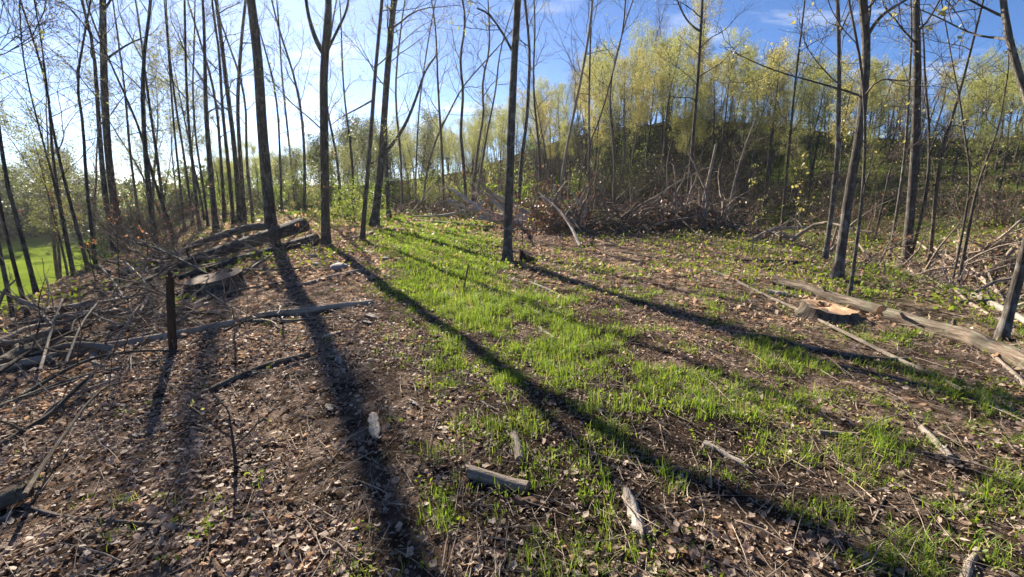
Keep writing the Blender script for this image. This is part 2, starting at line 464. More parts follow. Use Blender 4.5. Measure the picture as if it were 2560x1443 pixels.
def bare_mask(x, y):
    n = fnoise(x - 7, y + 2, .8)
    c = np.clip(np.exp(-((x - .15) / 1.25) ** 2) * 1.3, 0, 1) * sstep(7, 4, y)
    return np.clip(sstep(.42, .62, n) * .75 * c + .5 * c + .55 * sstep(.5, .65, n) * sstep(.5, 1.5, x) * sstep(8, 5, y), 0, .97)

# ------------------------------------------------------------------ ground
rr = np.concatenate([[0.0], np.geomspace(.35, 900, 250)])
nt_ = 440
ta = np.arange(nt_) / nt_ * 2 * np.pi
gx = rr[:, None] * np.sin(ta)[None]; gy = rr[:, None] * np.cos(ta)[None]
gz = H(gx, gy)
GV = np.stack([gx, gy, gz], -1).reshape(-1, 3)
i_ = np.arange(len(rr) - 1)[:, None] * nt_; j_ = np.arange(nt_)[None]; jn_ = (j_ + 1) % nt_
GQ = np.stack([i_ + j_, i_ + jn_, i_ + nt_ + jn_, i_ + nt_ + j_], -1).reshape(-1, 4)[:, ::-1]
gme = mk('ground', GV, GQ)
_x, _y = GV[:, 0], GV[:, 1]
_r = np.hypot(_x, _y); _thd = np.degrees(np.arctan2(_x, _y))
_d = -((_x + 7.2) * 12 + (_y - 6) * 6.5) / 13.65
field = sstep(6, 10, _d + (fnoise(_x, _y, 3) - .5) * 3) * sstep(-22, -28, _thd) * (_thd > -150)
greencol = np.clip(path_mask(_x, _y) * .8 * sstep(5, 9, _y) + .8 * sstep(.45, .65, fnoise(_x, _y, 4)) * sstep(24, 32, _thd) * sstep(11, 15, _r)
                   + .5 * sstep(.45, .7, fnoise(_x, _y, 5)) * sstep(20, 28, _r) * (1 - field)
                   + .35 * sstep(.45, .65, fnoise(_x, _y, 1.1)) * sstep(4, 8, _y) * sstep(3, 6, _x), 0, 1)
littercol = np.clip(1 - bare_mask(_x, _y), 0, 1) * (1 - .8 * sstep(22, 30, _r) * sstep(-36, -30, _thd))
ca = gme.color_attributes.new('cover', 'FLOAT_COLOR', 'POINT')
ca.data.foreach_set('color', np.stack([field, greencol, littercol, np.ones_like(field)], -1).astype(np.float32).ravel())

def groundmat():
    m, N, L, out = newmat('ground_cover')
    tc = N.new('ShaderNodeTexCoord'); P = tc.outputs['Object']
    at = N.new('ShaderNodeAttribute'); at.attribute_name = 'cover'
    sp = N.new('ShaderNodeSeparateColor'); L.new(at.outputs['Color'], sp.inputs[0])
    nf = noise(N, L, P, 38, 6, .75); nm = noise(N, L, P, 3.2, 5, .65); nl = noise(N, L, P, .35, 4, .6)
    vo = N.new('ShaderNodeTexVoronoi'); vo.inputs['Scale'].default_value = 16; L.new(P, vo.inputs['Vector'])
    soil = ramp(N, [(.3, (.016, .011, .008)), (.5, (.042, .029, .021)), (.72, (.10, .075, .057))]); L.new(nf.outputs['Fac'], soil.inputs['Fac'])
    sepv = N.new('ShaderNodeSeparateColor'); L.new(vo.outputs['Color'], sepv.inputs[0])
    lit = ramp(N, [(.0, (.05, .033, .023)), (.35, (.17, .115, .08)), (.65, (.27, .195, .145)), (1, (.36, .275, .215))]); L.new(sepv.outputs[0], lit.inputs['Fac'])
    grs = ramp(N, [(.25, (.03, .055, .012)), (.5, (.075, .12, .018)), (.75, (.15, .18, .04))]); L.new(nf.outputs['Fac'], grs.inputs['Fac'])
    fld = ramp(N, [(.3, (.10, .145, .018)), (.5, (.145, .20, .022)), (.7, (.20, .245, .035))]); L.new(nl.outputs['Fac'], fld.inputs['Fac'])
    def mix(f, a, b):
        x = N.new('ShaderNodeMix'); x.data_type = 'RGBA'; L.new(f, x.inputs['Factor']); L.new(a, x.inputs['A']); L.new(b, x.inputs['B']); return x.outputs['Result']
    lf = N.new('ShaderNodeMath'); lf.operation = 'MULTIPLY'; L.new(sp.outputs[2], lf.inputs[0])
    lr = ramp(N, [(.36, (0, 0, 0)), (.56, (1, 1, 1))]); L.new(nm.outputs['Fac'], lr.inputs['Fac']); L.new(lr.outputs['Color'], lf.inputs[1])
    c = mix(lf.outputs[0], soil.outputs['Color'], lit.outputs['Color'])
    gf = N.new('ShaderNodeMath'); gf.operation = 'MULTIPLY'; gf.inputs[1].default_value = .75; L.new(sp.outputs[1], gf.inputs[0])
    c = mix(gf.outputs[0], c, grs.outputs['Color'])
    c = mix(sp.outputs[0], c, fld.outputs['Color'])
    b = N.new('ShaderNodeBsdfPrincipled'); L.new(c, b.inputs['Base Color']); b.inputs['Roughness'].default_value = 1.0; b.inputs['Specular IOR Level'].default_value = 0.0
    bp = N.new('ShaderNodeBump'); bp.inputs['Strength'].default_value = .8; bp.inputs['Distance'].default_value = .05
    L.new(nf.outputs['Fac'], bp.inputs['Height']); L.new(bp.outputs[0], b.inputs['Normal'])
    L.new(b.outputs[0], out.inputs['Surface'])
    return m
ground = link('ground', gme, groundmat(), kind='structure')

# ------------------------------------------------------------------ trees
def crown(P, R, n1, t0, t1, len1, ang=(35, 65), n2=5, n3=4, up=.05, leaves=0, leafsize=.07, leafspread=.05, droop=.3, shape=None, s1=5, wob=.16, thin=.36):
    """branches, twigs and leaves for one stem; returns (list of main branch tubes, twig acc, leaf acc)"""
    p, d, r, t = spawn(P[None], R[None], n1, t0, t1, ang[0], ang[1])
    k = (t - t0) / max(1e-6, t1 - t0)
    prof = shape(k) if shape else (1 - .65 * k)
    L1 = len1 * prof * (.6 + .7 * rng.random(n1))
    B1 = grow(p, d, L1, 9, wob, up)
    R1 = taper(np.maximum(r * thin * (.7 + .6 * rng.random(n1)), .006), 9, .004)
    tw = Acc(); lf = Acc()
    p2, d2, r2, t2 = spawn(B1, R1, n2, .25, 1.0, 25, 60, .08)
    L2 = np.repeat(L1, n2) * (.28 + .3 * rng.random(len(p2))) * (1.15 - .5 * t2)
    B2 = grow(p2, d2, L2, 5, wob, up)
    R2 = taper(np.clip(r2 * .6, .0055, None), 5, .0028)
    tubes(tw, B2, R2, 3)
    tips = [B2[:, 2:].reshape(-1, 3), B1[:, 6:].reshape(-1, 3)]
    if n3:
        p3, d3, r3, t3 = spawn(B2, R2, n3, .3, 1.0, 25, 55, .05)
        L3 = np.repeat(L2, n3) * (.3 + .4 * rng.random(len(p3)))
        B3 = grow(p3, d3, L3, 4, wob, up)
        tubes(tw, B3, taper(np.clip(r3 * .6, .0036, None), 4, .0018), 3)
        tips.append(B3[:, 1:].reshape(-1, 3)); tips.append(B3[:, 2:].reshape(-1, 3))
    if leaves:
        tp = np.concatenate(tips)
        C = tp[rng.integers(0, len(tp), leaves)] + rng.normal(size=(leaves, 3)) * leafspread
        quads_leaf(lf, C, leafsize, .65, droop)
    return B1, R1, tw, lf

def stem(acc, P, R, S, flare=0.0, rough=.03):
    N = len(P)
    s = np.concatenate([[0], np.cumsum(np.linalg.norm(np.diff(P, axis=0), axis=1))])
    lob = np.ones((1, N, S))
    if flare:
        a = np.arange(S) * 2 * np.pi / S; ph = rng.random() * 6
        k = np.exp(-s / (R[0] * 2.2))[None, :, None]
        lob = lob + flare * k * (.6 + .55 * np.maximum(0, np.cos(a * 4 + ph) * .6 + np.cos(a * 3 + ph * 2) * .4))[None, None, :]
    tubes(acc, P, R, S, rough=rough, lobes=lob)

def tree_path(pix, w0, w1, height, N, dist=None, depth_wob=.12, thick=.64):
    """trunk line from photograph pixels, standing on the terrain, carried on above the frame"""
    b = G(*pix[0]) if dist is None else None
    if b is None:
        b = PD(*pix[0], dist); b[2] = H(b[0], b[1])
    hd = np.array([b[0], b[1], 0]); D = np.linalg.norm(hd); hd /= D
    pts = [b + np.array([0, 0, -.15]), b]
    for (x, y) in pix[1:]:
        r = ray(x, y); t = D / (r @ hd); q = r * t; q[2] += CAM_H
        pts.append(q)
    pts = np.array(pts)
    for i in range(2, len(pts)): pts[i] += hd * rng.normal() * depth_wob * (i - 1) * .5
    mpp = depth(b) / FPX * thick
    htop = pts[-1][2]
    rp = [w0 * mpp / 2, w0 * mpp / 2] + [0] * (len(pts) - 2)
    for i in range(2, len(pts)):
        f = (pts[i][2] - b[2]) / max(.1, htop - b[2]); rp[i] = (w0 + (w1 - w0) * f) * mpp / 2
    if htop < b[2] + height - .5:
        d = nrm(pts[-1] - pts[-2]); cur = pts[-1].copy(); rem = b[2] + height - htop; n = max(3, int(rem / 1.5)); ex = []; er = []
        for i in range(n):
            d = nrm(d + rng.normal(size=3) * .07 + np.array([0, 0, .06])); cur = cur + d * rem / n; ex.append(cur.copy()); er.append(max(.012, rp[-1] * (1 - (i + 1) / n) ** .8))
        pts = np.concatenate([pts, ex]); rp = rp + er
    s0 = np.concatenate([[0], np.cumsum(np.linalg.norm(np.diff(pts, axis=0), axis=1))]); s0 /= s0[-1]
    P = resample(pts, N)
    s1 = np.concatenate([[0], np.cumsum(np.linalg.norm(np.diff(P, axis=0), axis=1))]); s1 /= s1[-1]
    return b, P, np.interp(s1, s0, rp)

def near_tree(label, pix, w0, w1, height, barkm, n1=14, t0=.35, len1=2.8, leaves=300, leafm=None, leafsize=.05, limbs=(), N=26, S=12, flare=.5,
              n2=6, n3=4, dist=None, name='tree', group=None, twigm=None, ang=(35, 65), broken=False, parts=6):
    b, P, R = tree_path(pix, w0, w1, height, N, dist, thick=1.0 if name == 'dead_snag' else .64)
    root = thing(name, label, 'tree' if name != 'dead_snag' else 'snag', b, group)
    a = Acc(); stem(a, P, R, S, flare * 1.7, .04)
    if broken:   # jagged splintered top
        tubes(a, np.stack([P[-1] + np.array([[0, 0, -.05]]) * 1, P[-1:] + [[.02, 0, .22]]], 1).reshape(1, 2, 3), np.array([[R[-1] * .8, .004]]), 6)
    link('trunk', a.mesh('trunk', b), barkm, root)
    mpp = depth(b) / FPX * .75
    twA, lfA = Acc(), Acc()
    for (lp, lw0, lw1) in limbs:
        hd = nrm(np.array([b[0], b[1], 0])); D = b @ hd
        q = []
        for (x, y) in lp:
            r = ray(x, y); v = r * (D / (r @ hd)); v[2] += CAM_H; q.append(v)
        q = np.array(q); q[0] = P[np.argmin(np.linalg.norm(P - q[0], axis=1))]
        for i in range(1, len(q)): q[i] += hd * rng.normal() * .15 * i
        LP = resample(q, 12); LR = np.linspace(lw0, lw1, 12) * mpp / 2
        la = Acc(); tubes(la, LP, LR, 8, rough=.03, cap=True); lo = link('limb', la.mesh('limb', b), barkm, root)
        if lw1 < 6:
            B1, R1, tw, lf = crown(LP, LR, 5, .35, 1, 1.1, n2=4, n3=2, leaves=int(leaves * .12), leafsize=leafsize)
            tubes(tw, B1, R1, 3); link('twigs', tw.mesh('twigs', b), twigm or M_TWIG, lo, kind='stuff')
            if not lf.empty: link('foliage', lf.mesh('foliage', b, False), leafm or M_SPRING_OLIVE, lo, kind='stuff')
    if n1:
        B1, R1, tw, lf = crown(P, R, n1, t0, .98, len1, ang=ang, n2=n2, n3=n3, leaves=leaves, leafsize=leafsize)
        order = np.argsort(-R1[:, 0])
        for k in order[:parts]:
            ba = Acc(); tubes(ba, B1[k], R1[k], 6); link('branch', ba.mesh('branch', b), barkm, root)
        rest = order[parts:]
        if len(rest): tubes(twA, B1[rest], R1[rest], 4)
        for A, X in ((twA, tw), (lfA, lf)):
            if not X.empty:
                off = A.n; A.V += X.V; A.B += X.B; A.Q += [q_ + off for q_ in X.Q]; A.T += [q_ + off for q_ in X.T]; A.n += X.n
    if not twA.empty: link('twigs', twA.mesh('twigs', b), twigm or M_TWIG, root, kind='stuff')
    if not lfA.empty: link('foliage', lfA.mesh('foliage', b, False), leafm or M_SPRING_OLIVE, root, kind='stuff')
    return root

near_tree('thick dark straight trunk standing just behind the cut log ends', [(680, 592), (672, 500), (655, 330), (645, 140), (634, 60), (628, 0)], 42, 27, 21, M_BARK_DARK, 14, .5, 3.5, 260, M_SPRING, S=18, flare=.35, N=30)
near_tree('grey trunk forking high up, standing just right of the cut log ends', [(815, 612), (812, 480), (810, 300), (808, 180), (818, 90), (822, 0)], 32, 26, 17, M_BARK_BROWN, 12, .45, 3.0, 500, M_SPRING, S=16, flare=.35, N=30,
          limbs=[([(806, 165), (790, 110), (770, 30), (760, -40)], 15, 9), ([(826, 112), (845, 75), (868, 30), (872, -20)], 9, 6), ([(812, 330), (780, 300), (735, 270), (690, 215)], 5, 2)])
near_tree('slender straight trunk just left of the green track, nearest to it', [(905, 600), (915, 480), (928, 330), (935, 220), (945, 120), (955, 0)], 17, 11, 14, M_BARK_BROWN, 14, .3, 2.4, 700, M_SPRING, S=10,
          limbs=[([(930, 265), (900, 268), (860, 285), (825, 315)], 6, 2.5), ([(925, 420), (945, 405), (970, 320)], 5, 2)])
near_tree('stout dark trunk leaning right behind the slender one by the track', [(935, 565), (950, 450), (958, 330), (968, 180), (980, 60), (985, 0)], 29, 20, 17, M_BARK_DARK, 14, .35, 2.8, 700, M_SPRING, S=12)
near_tree('dark trunk that splits into a long right-bending limb above the track end', [(972, 545), (968, 460), (964, 380), (962, 250), (975, 100), (990, 0)], 18, 9, 15, M_BARK_DARK, 10, .35, 2.4, 350, M_SPRING, S=10,
          limbs=[([(966, 392), (1012, 320), (1047, 228), (1060, 180), (1094, 135)], 12, 5)])
near_tree('single grey trunk standing at the right edge of the green track, mid picture', [(1268, 652), (1270, 560), (1275, 400), (1281, 250), (1288, 110), (1296, 0)], 33, 23, 15, M_BARK_GREY, 10, .5, 2.6, 220, M_SPRING, S=18, flare=.55, N=30,
          limbs=[([(1286, 115), (1262, 85), (1225, 45), (1193, 22)], 8, 5)])
near_tree('sinuous dark tree just behind the lone track-side trunk', [(1296, 520), (1300, 420), (1318, 300), (1322, 200), (1326, 120), (1312, 0)], 15, 9, 17, M_BARK_DARK, 14, .3, 2.6, 150, M_SPRING_OLIVE, S=8, dist=20)
near_tree('pale thin leaning tree rising out of the brush row', [(1388, 505), (1410, 400), (1440, 260), (1465, 130), (1476, 60), (1482, 0)], 12, 8, 15, M_BARK_PALE, 16, .35, 2.6, 80, M_SPRING, S=8, dist=20, twigm=M_BRUSH)
near_tree('very thin straight tree beside the pale leaning one', [(1472, 520), (1473, 400), (1472, 250), (1476, 100), (1480, 0)], 8, 6, 14, M_BARK_GREY, 12, .4, 2.0, 60, M_SPRING, S=8, dist=21)
near_tree('thin leaning tree bowed right against the hillside', [(1440, 500), (1455, 400), (1500, 300), (1535, 170), (1560, 70), (1563, 0)], 7, 5, 14, M_BARK_BROWN, 8, .4, 2.0, 40, M_SPRING, S=8, dist=22)
near_tree('tall dark tree with a high fork in front of the hillside', [(1716, 520), (1728, 400), (1738, 280), (1748, 150), (1752, 80), (1756, 0)], 13, 10, 16, M_BARK_DARK, 16, .35, 2.8, 200, M_SPRING_GOLD, S=8, dist=22,
          limbs=[([(1748, 92), (1735, 70), (1712, 35), (1690, 0)], 7, 4)])
near_tree('slim straight trunk, leftmost of the near right-hand trees', [(2062, 648), (2078, 540), (2092, 420), (2098, 250), (2097, 100), (2094, 0)], 18, 12, 12, M_BARK_GREY, 12, .3, 2.2, 200, M_SPRING_GOLD, S=10,
          limbs=[([(2090, 440), (2060, 437), (2035, 442)], 3, 2)])
near_tree('thickest of the near right-hand trunks, mottled bark, bent at mid height', [(2092, 700), (2108, 590), (2122, 480), (2142, 380), (2160, 250), (2168, 120), (2164, 50), (2158, 0)], 32, 24, 13, M_BARK_GREY, 12, .3, 2.6, 420, M_SPRING_GOLD, S=16, flare=.9, N=30, limbs=[([(2166, 60), (2195, 38), (2235, 20), (2275, -10)], 11, 6), ([(2146, 275), (2090, 215), (2010, 190), (1920, 165), (1840, 150)], 7, 2), ([(2152, 240), (2195, 205), (2260, 197), (2290, 200)], 6, 3), ([(2164, 30), (2180, 10), (2192, -30)], 7, 4)])
near_tree('thin pale stem standing in front of the mottled right-hand trunk', [(2124, 740), (2140, 620), (2158, 480), (2164, 320), (2158, 200), (2140, 90), (2118, 0)], 13, 8, 9.5, M_BARK_GREY, 12, .3, 1.8, 250, M_SPRING_GOLD, S=10,
          limbs=[([(2156, 470), (2168, 440), (2188, 395)], 5, 2)])
near_tree('straight dark trunk at the gully edge, rightmost tall one', [(2264, 665), (2274, 560), (2284, 440), (2292, 300), (2294, 150), (2288, 0)], 30, 20, 14, M_BARK_DARK, 10, .5, 2.6, 250, M_SPRING_GOLD, S=14, flare=.3)
near_tree('grey trunk leaning right at the right edge of the picture', [(2502, 852), (2520, 790), (2545, 700), (2572, 600), (2605, 450), (2630, 250)], 36, 24, 11, M_BARK_GREY, 12, .35, 2.8, 250, M_SPRING_GOLD, S=16, flare=.4)
near_tree('thin grey stem between the bent trunk and the gully-edge trunk', [(2224, 640), (2238, 560), (2256, 440), (2268, 320), (2275, 180), (2280, 60)], 11, 5, 11, M_BARK_GREY, 12, .3, 1.8, 350, M_SPRING_GOLD, S=8)
near_tree('thin dark stem leaning right out of the gully', [(2272, 660), (2300, 560), (2320, 470), (2325, 330), (2312, 200), (2310, 120)], 11, 6, 9.5, M_BARK_DARK, 9, .4, 1.7, 220, M_SPRING_GOLD, S=8, limbs=[([(2324, 400), (2340, 340), (2370, 310), (2420, 320)], 4, 2)])
near_tree('bent bare sapling forking over the gully on the right', [(2418, 640), (2424, 560), (2442, 470), (2470, 390), (2500, 310)], 14, 5, 6.5, M_BARK_BROWN, 10, .35, 1.6, 60, M_SPRING_GOLD, S=8, dist=10.5)
near_tree('left stem of a sapling pair over the gully on the right', [(2400, 640), (2415, 540), (2428, 440), (2410, 330), (2400, 250)], 9, 5, 8, M_BARK_BROWN, 10, .35, 1.6, 60, M_SPRING_GOLD, S=8, dist=11)
near_tree('tree leaning in from beyond the right edge, branches hanging into the top corner', [(2700, 800), (2660, 600), (2600, 350), (2565, 240), (2530, 120), (2505, 0)], 30, 20, 9, M_BARK_GREY, 12, .45, 2.6, 260, M_SPRING_GOLD, S=12, leafsize=.07, limbs=[([(2562, 90), (2500, 92), (2420, 75), (2330, 30), (2260, 10)], 9, 3), ([(2560, 45), (2510, 40), (2460, 20), (2400, 0)], 9, 4)])
near_tree('broken pale snag leaning right at the foot of the hill', [(1748, 555), (1762, 490), (1776, 430), (1790, 362)], 10, 5, 3.0, M_BARK_PALE, 0, S=10, flare=.2, name='dead_snag', broken=True, twigm=M_DEADWOOD)
near_tree('pale thin dead stem leaning right beside the broken snag', [(1816, 545), (1830, 480), (1848, 410), (1872, 340), (1892, 292)], 6, 3, 5.2, M_BARK_PALE, 6, .5, 1.2, 0, S=8, flare=.2, name='dead_snag', dist=17.5, twigm=M_BRUSH_PALE)
# twisting group behind the fallen white branches
for lab, pix, w0, w1 in (('left stem of the twisting clump behind the white fallen branches', [(1166, 478), (1158, 400), (1150, 330), (1160, 230), (1148, 150), (1165, 60), (1158, 0)], 14, 7),
                         ('middle stem of the twisting clump behind the white fallen branches', [(1178, 480), (1192, 380), (1212, 280), (1203, 210), (1225, 130), (1222, 50)], 12, 5),
                         ('right stem of the twisting clump behind the white fallen branches', [(1186, 480), (1215, 340), (1240, 230), (1246, 150), (1262, 80)], 11, 4),
                         ('long stem leaning far right beside the twisting clump', [(1056, 490), (1062, 450), (1084, 359), (1124, 279), (1154, 220), (1194, 175)], 10, 5),
                         ('thin upright stem between track end and twisting clump', [(1038, 520), (1040, 400), (1048, 260), (1066, 130), (1085, 20)], 7, 4)):
    near_tree(lab, pix, w0, w1, 15, M_BARK_BROWN, 14, .35, 2.6, 130, M_SPRING_OLIVE, S=8, dist=24 + rng.random() * 3, flare=.3, parts=4)

# dark stand on the left bank
LEFT = [
 ('tallest dark trunk of the left bank stand, thick and straight', [(300, 605), (280, 475), (267, 350), (260, 200), (257, 0)], 27, 19, 17, 16, 380),
 ('dark trunk leaning against the tallest left bank trunk on its left', [(284, 610), (262, 500), (246, 300), (236, 125), (215, 40)], 20, 9, 14, 14, 260),
 ('crooked thin trunk left of the tall left bank pair', [(236, 655), (214, 450), (208, 300), (190, 215), (205, 120), (222, 30)], 13, 6, 11, 16, 320),
 ('forked dark trunk in the middle of the left bank stand', [(390, 628), (370, 460), (358, 310), (357, 150), (375, 40)], 20, 9, 14, 14, 300),
 ('dark trunk leaning strongly left in the left bank stand', [(442, 612), (410, 520), (385, 455), (352, 330), (310, 230)], 14, 6, 11, 12, 240),
 ('thin straight trunk right of the leaning ones on the left bank', [(500, 578), (488, 480), (470, 300), (464, 150), (462, 20)], 12, 7, 15, 14, 320),
 ('broken-topped stout trunk with a thin leader on the left bank', [(540, 578), (530, 470), (514, 280), (512, 130), (508, 0)], 22, 7, 14, 10, 200),
 ('left of the three tall trunks beside the thickest tree', [(584, 560), (572, 420), (555, 270), (548, 120), (530, 20)], 15, 7, 15, 12, 260),
 ('middle of the three tall trunks beside the thickest tree', [(600, 556), (586, 360), (566, 210), (552, 90), (541, 0)], 20, 11, 16, 12, 260),
 ('right of the three tall trunks beside the thickest tree', [(612, 552), (598, 360), (593, 250), (603, 110), (614, 0)], 15, 9, 16, 12, 260),
 ('thin bare stem right behind the thickest tree', [(738, 520), (722, 350), (705, 200), (700, 100), (694, 20)], 8, 5, 15, 12, 260),
 ('dark stem at the far left edge with low arching branches', [(88, 722), (52, 580), (20, 478), (0, 345), (-20, 200)], 16, 9, 11, 16, 150),
 ('inner stem of the far left bank trees', [(70, 790), (42, 690), (20, 600), (0, 520)], 16, 9, 8, 12, 80),
 ('slanting dark stem over the green field on the far left', [(34, 795), (12, 690), (-15, 560), (-40, 400)], 15, 9, 8, 10, 80),
 ('thin trunk standing against the green field', [(222, 678), (168, 480), (132, 330), (118, 220)], 14, 5, 9, 14, 320),
 ('second thin trunk standing against the green field', [(182, 690), (160, 580), (140, 470), (100, 330)], 10, 5, 8, 12, 200),
 ('slim trunk between the forked and the broken-topped trunks', [(462, 580), (452, 480), (436, 330), (428, 230), (420, 120)], 9, 5, 13, 12, 320),
 ('slim curved trunk behind the broken-topped one', [(520, 565), (508, 460), (490, 360), (480, 220), (486, 120)], 9, 5, 13, 12, 260),
]
for lab, pix, w0, w1, hh, n1, lv in LEFT:
    near_tree(lab, pix, w0, w1, hh, M_BARK_DARK, n1, .28, 2.6, lv, M_SPRING_OLIVE if w0 > 13 else M_SPRING, .055, S=10, N=22, flare=.35, group='trees on the left bank', parts=4)

EXTRA = [(345, 17, 6, 'left of the forked left bank trunk'), (410, 19, 7, 'just right of the forked left bank trunk'), (478, 20, 6, 'left of the broken-topped trunk'), (560, 22, 8, 'right of the broken-topped trunk'), (632, 21, 7, 'left of the thickest trunk'), (705, 24, 6, 'right of the thickest trunk'), (760, 22, 8, 'left of the grey forked trunk'),
         (852, 23, 7, 'right of the grey forked trunk'), (885, 26, 6, 'left of the slender track-side trunk'), (1005, 24, 7, 'right of the long bending limb'), (1110, 25, 7, 'left of the twisting clump'), (150, 15, 7, 'over the green field'), (1345, 24, 7, 'right of the sinuous dark tree'), (1530, 25, 6, 'left of the broken snag, before the hillside'), (1960, 18, 7, 'left of the near right-hand trees'), (2350, 15, 8, 'right of the gully-edge trunk')]
for px, dd, w0, lab in EXTRA:
    dx = (px - 1280) * .035
    near_tree(f'slim twiggy tree {lab}', [(px, 540), (px + dx * .5 + rng.normal() * 8, 400), (px + dx * 1.2 + rng.normal() * 12, 230), (px + dx * 2 + rng.normal() * 14, 60)], w0 * 1.6, w0 * .8, 11 + 4 * rng.random(), M_BARK_BROWN if px > 900 else M_BARK_DARK, 16, .3, 2.4, 260, M_SPRING if rng.random() < .6 else M_SPRING_OLIVE, S=8, N=18, dist=dd, parts=2, group='slim trees at the clearing edge')
# ------------------------------------------------------------------ woods on the hill, the ridge and beyond the field (copies of a few kinds)
def proto_tree(height, r0, n1, t0, len1, leaves, leafm, barkm, twigm, leafsize, n2=6, n3=0, name='hillside_tree', ang=(25, 50), spread=.22, lean=.03, shape=None):
    P = grow(np.zeros((1, 3)), np.array([[rng.normal() * lean, rng.normal() * lean, 1]]), np.array([height]), 14, .035, .03)[0]
    P[:, 2] -= .3
    R = np.maximum(r0 * (1 - np.linspace(0, 1, 14)) ** .75, .015)
    root = thing(name, 'x', 'tree', (0, 0, 0))
    a = Acc(); stem(a, P, R, 7, .3, .02); link('trunk', a.mesh('trunk'), barkm, root)
    B1, R1, tw, lf = crown(P, R, n1, t0, .98, len1, ang=ang, n2=n2, n3=n3, leaves=leaves, leafsize=leafsize, leafspread=spread, shape=shape)
    tubes(tw, B1, R1, 4); link('twigs', tw.mesh('twigs'), twigm, root, kind='stuff')
    if not lf.empty: link('foliage', lf.mesh('foliage', smooth=False), leafm, root, kind='stuff')
    return root
domed = lambda k: .55 + .65 * np.sin(np.clip(k, 0, 1) * 2.6 + .25)
_SKX = np.array([300, 560, 700, 850, 1000, 1080, 1150, 1250, 1320, 1435, 1514, 1616, 1702, 1800, 1915, 2050, 2203, 2380, 2560, 2800])
_SKY = np.array([430, 430, 400, 350, 335, 325, 300, 255, 215, 155, 120, 95, 75, 110, 120, 150, 160, 160, 150, 150])
def top_height(x, y):
    px = CX + FPX * x / (y * math.cos(PITCH) - (10 - CAM_H) * math.sin(PITCH))
    r = ray(px, float(np.interp(px, _SKX, _SKY)))
    return CAM_H + r[2] / r[1] * y
def landmark(x, y):
    px = CX + FPX * x / (y * math.cos(PITCH) - (4 - CAM_H) * math.sin(PITCH))
    for lim, t in ((300, 'left of the tallest bank trunk'), (470, 'behind the forked bank trunk'), (640, 'behind the three tall left trunks'), (760, 'behind the thickest dark trunk'), (880, 'behind the grey forked trunk'), (1010, 'behind the stout dark trunk'), (1130, 'above the track end'), (1270, 'behind the twisting clump'), (1370, 'right of the lone track-side trunk'), (1500, 'behind the pale leaning tree'),
                   (1600, 'left of the skyline leafless pair'), (1700, 'below the skyline leafless pair'), (1800, 'behind the broken snag'), (1930, 'behind the pale dead stem'), (2060, 'left of the near right-hand trees'), (2180, 'behind the mottled right-hand trunk'), (2290, 'behind the gully-edge trunk'), (2400, 'right of the gully-edge trunk')):
        if px < lim: return t
    return 'at the far right'
def howfar(f):
    return 'low' if f < .33 else 'halfway up' if f < .7 else 'high'
PROTOS = {
 'gold': [proto_tree(17, .22, 22, .50, 3.0, 7200, M_SPRING_GOLD, M_BARK_DARK, M_TWIG, .115, n2=6, n3=4, shape=domed, spread=.16), proto_tree(16, .18, 20, .56, 2.6, 5600, M_SPRING_GOLD, M_BARK_DARK, M_TWIG, .115, n2=6, n3=4, shape=domed, spread=.16, ang=(20, 45))],
 'green': [proto_tree(17, .22, 22, .50, 3.2, 7200, M_SPRING, M_BARK_DARK, M_TWIG, .115, n2=6, n3=4, shape=domed, spread=.16), proto_tree(16, .17, 22, .46, 2.5, 5600, M_SPRING, M_BARK_DARK, M_TWIG, .115, n2=6, n3=4, shape=domed, spread=.16, ang=(20, 45))],
 'olive': [proto_tree(16, .15, 24, .42, 3.0, 5000, M_SPRING_OLIVE, M_BARK_BROWN, M_TWIG, .115, n2=6, n3=4, shape=domed, spread=.16), proto_tree(15, .11, 22, .34, 2.5, 4200, M_SPRING_OLIVE, M_BARK_DARK, M_TWIG, .11, n2=6, n3=4, shape=domed, spread=.16)],
 'dense': [proto_tree(13, .14, 30, .12, 3.4, 6500, M_DENSE, M_BARK_DARK, M_TWIG, .24, shape=domed, spread=.45), proto_tree(11, .13, 28, .08, 3.4, 6000, M_DENSE, M_BARK_DARK, M_TWIG, .24, shape=domed, spread=.45)],
 'bare': [proto_tree(19, .15, 30, .42, 3.2, 0, None, M_BARK_BROWN, M_TWIG_PURPLE, .1, n2=8, n3=6, ang=(18, 38)), proto_tree(15, .11, 24, .4, 2.6, 150, M_SPRING_GOLD, M_BARK_DARK, M_TWIG, .12, n2=7, n3=5, ang=(20, 45))],
}
KINDLAB = {'gold': 'golden-leaved', 'green': 'yellow-green leafed', 'olive': 'olive-leaved', 'bare': 'still leafless', 'dense': 'dense dark-green'}
used = set()
def plant(kind, x, y, label, group, sc=None, sink=.1, name='hillside_tree'):
    p = PROTOS[kind][rng.integers(0, 2)]
    z = float(H(x, y)) - sink
    s = (.8 + .4 * rng.random()) if sc is None else sc
    rz = rng.random() * 6.28; tl = (rng.normal() * .035, rng.normal() * .035)
    if id(p) not in used:
        used.add(id(p)); p.location = (x, y, z); p.rotation_euler = (tl[0], tl[1], rz); p.scale = (s, s, s); p['label'] = label; p['group'] = group; p.name = name; return p
    q = copy_tree(p, (x, y, z), rz, s, label, group, tl); q.name = name; return q

def polar(th, r):
    a = math.radians(th); return r * math.sin(a), r * math.cos(a)
placed = []
def far_enough(x, y, d):
    for (a, b) in placed:
        if (a - x) ** 2 + (b - y) ** 2 < d * d: return False
    placed.append((x, y)); return True
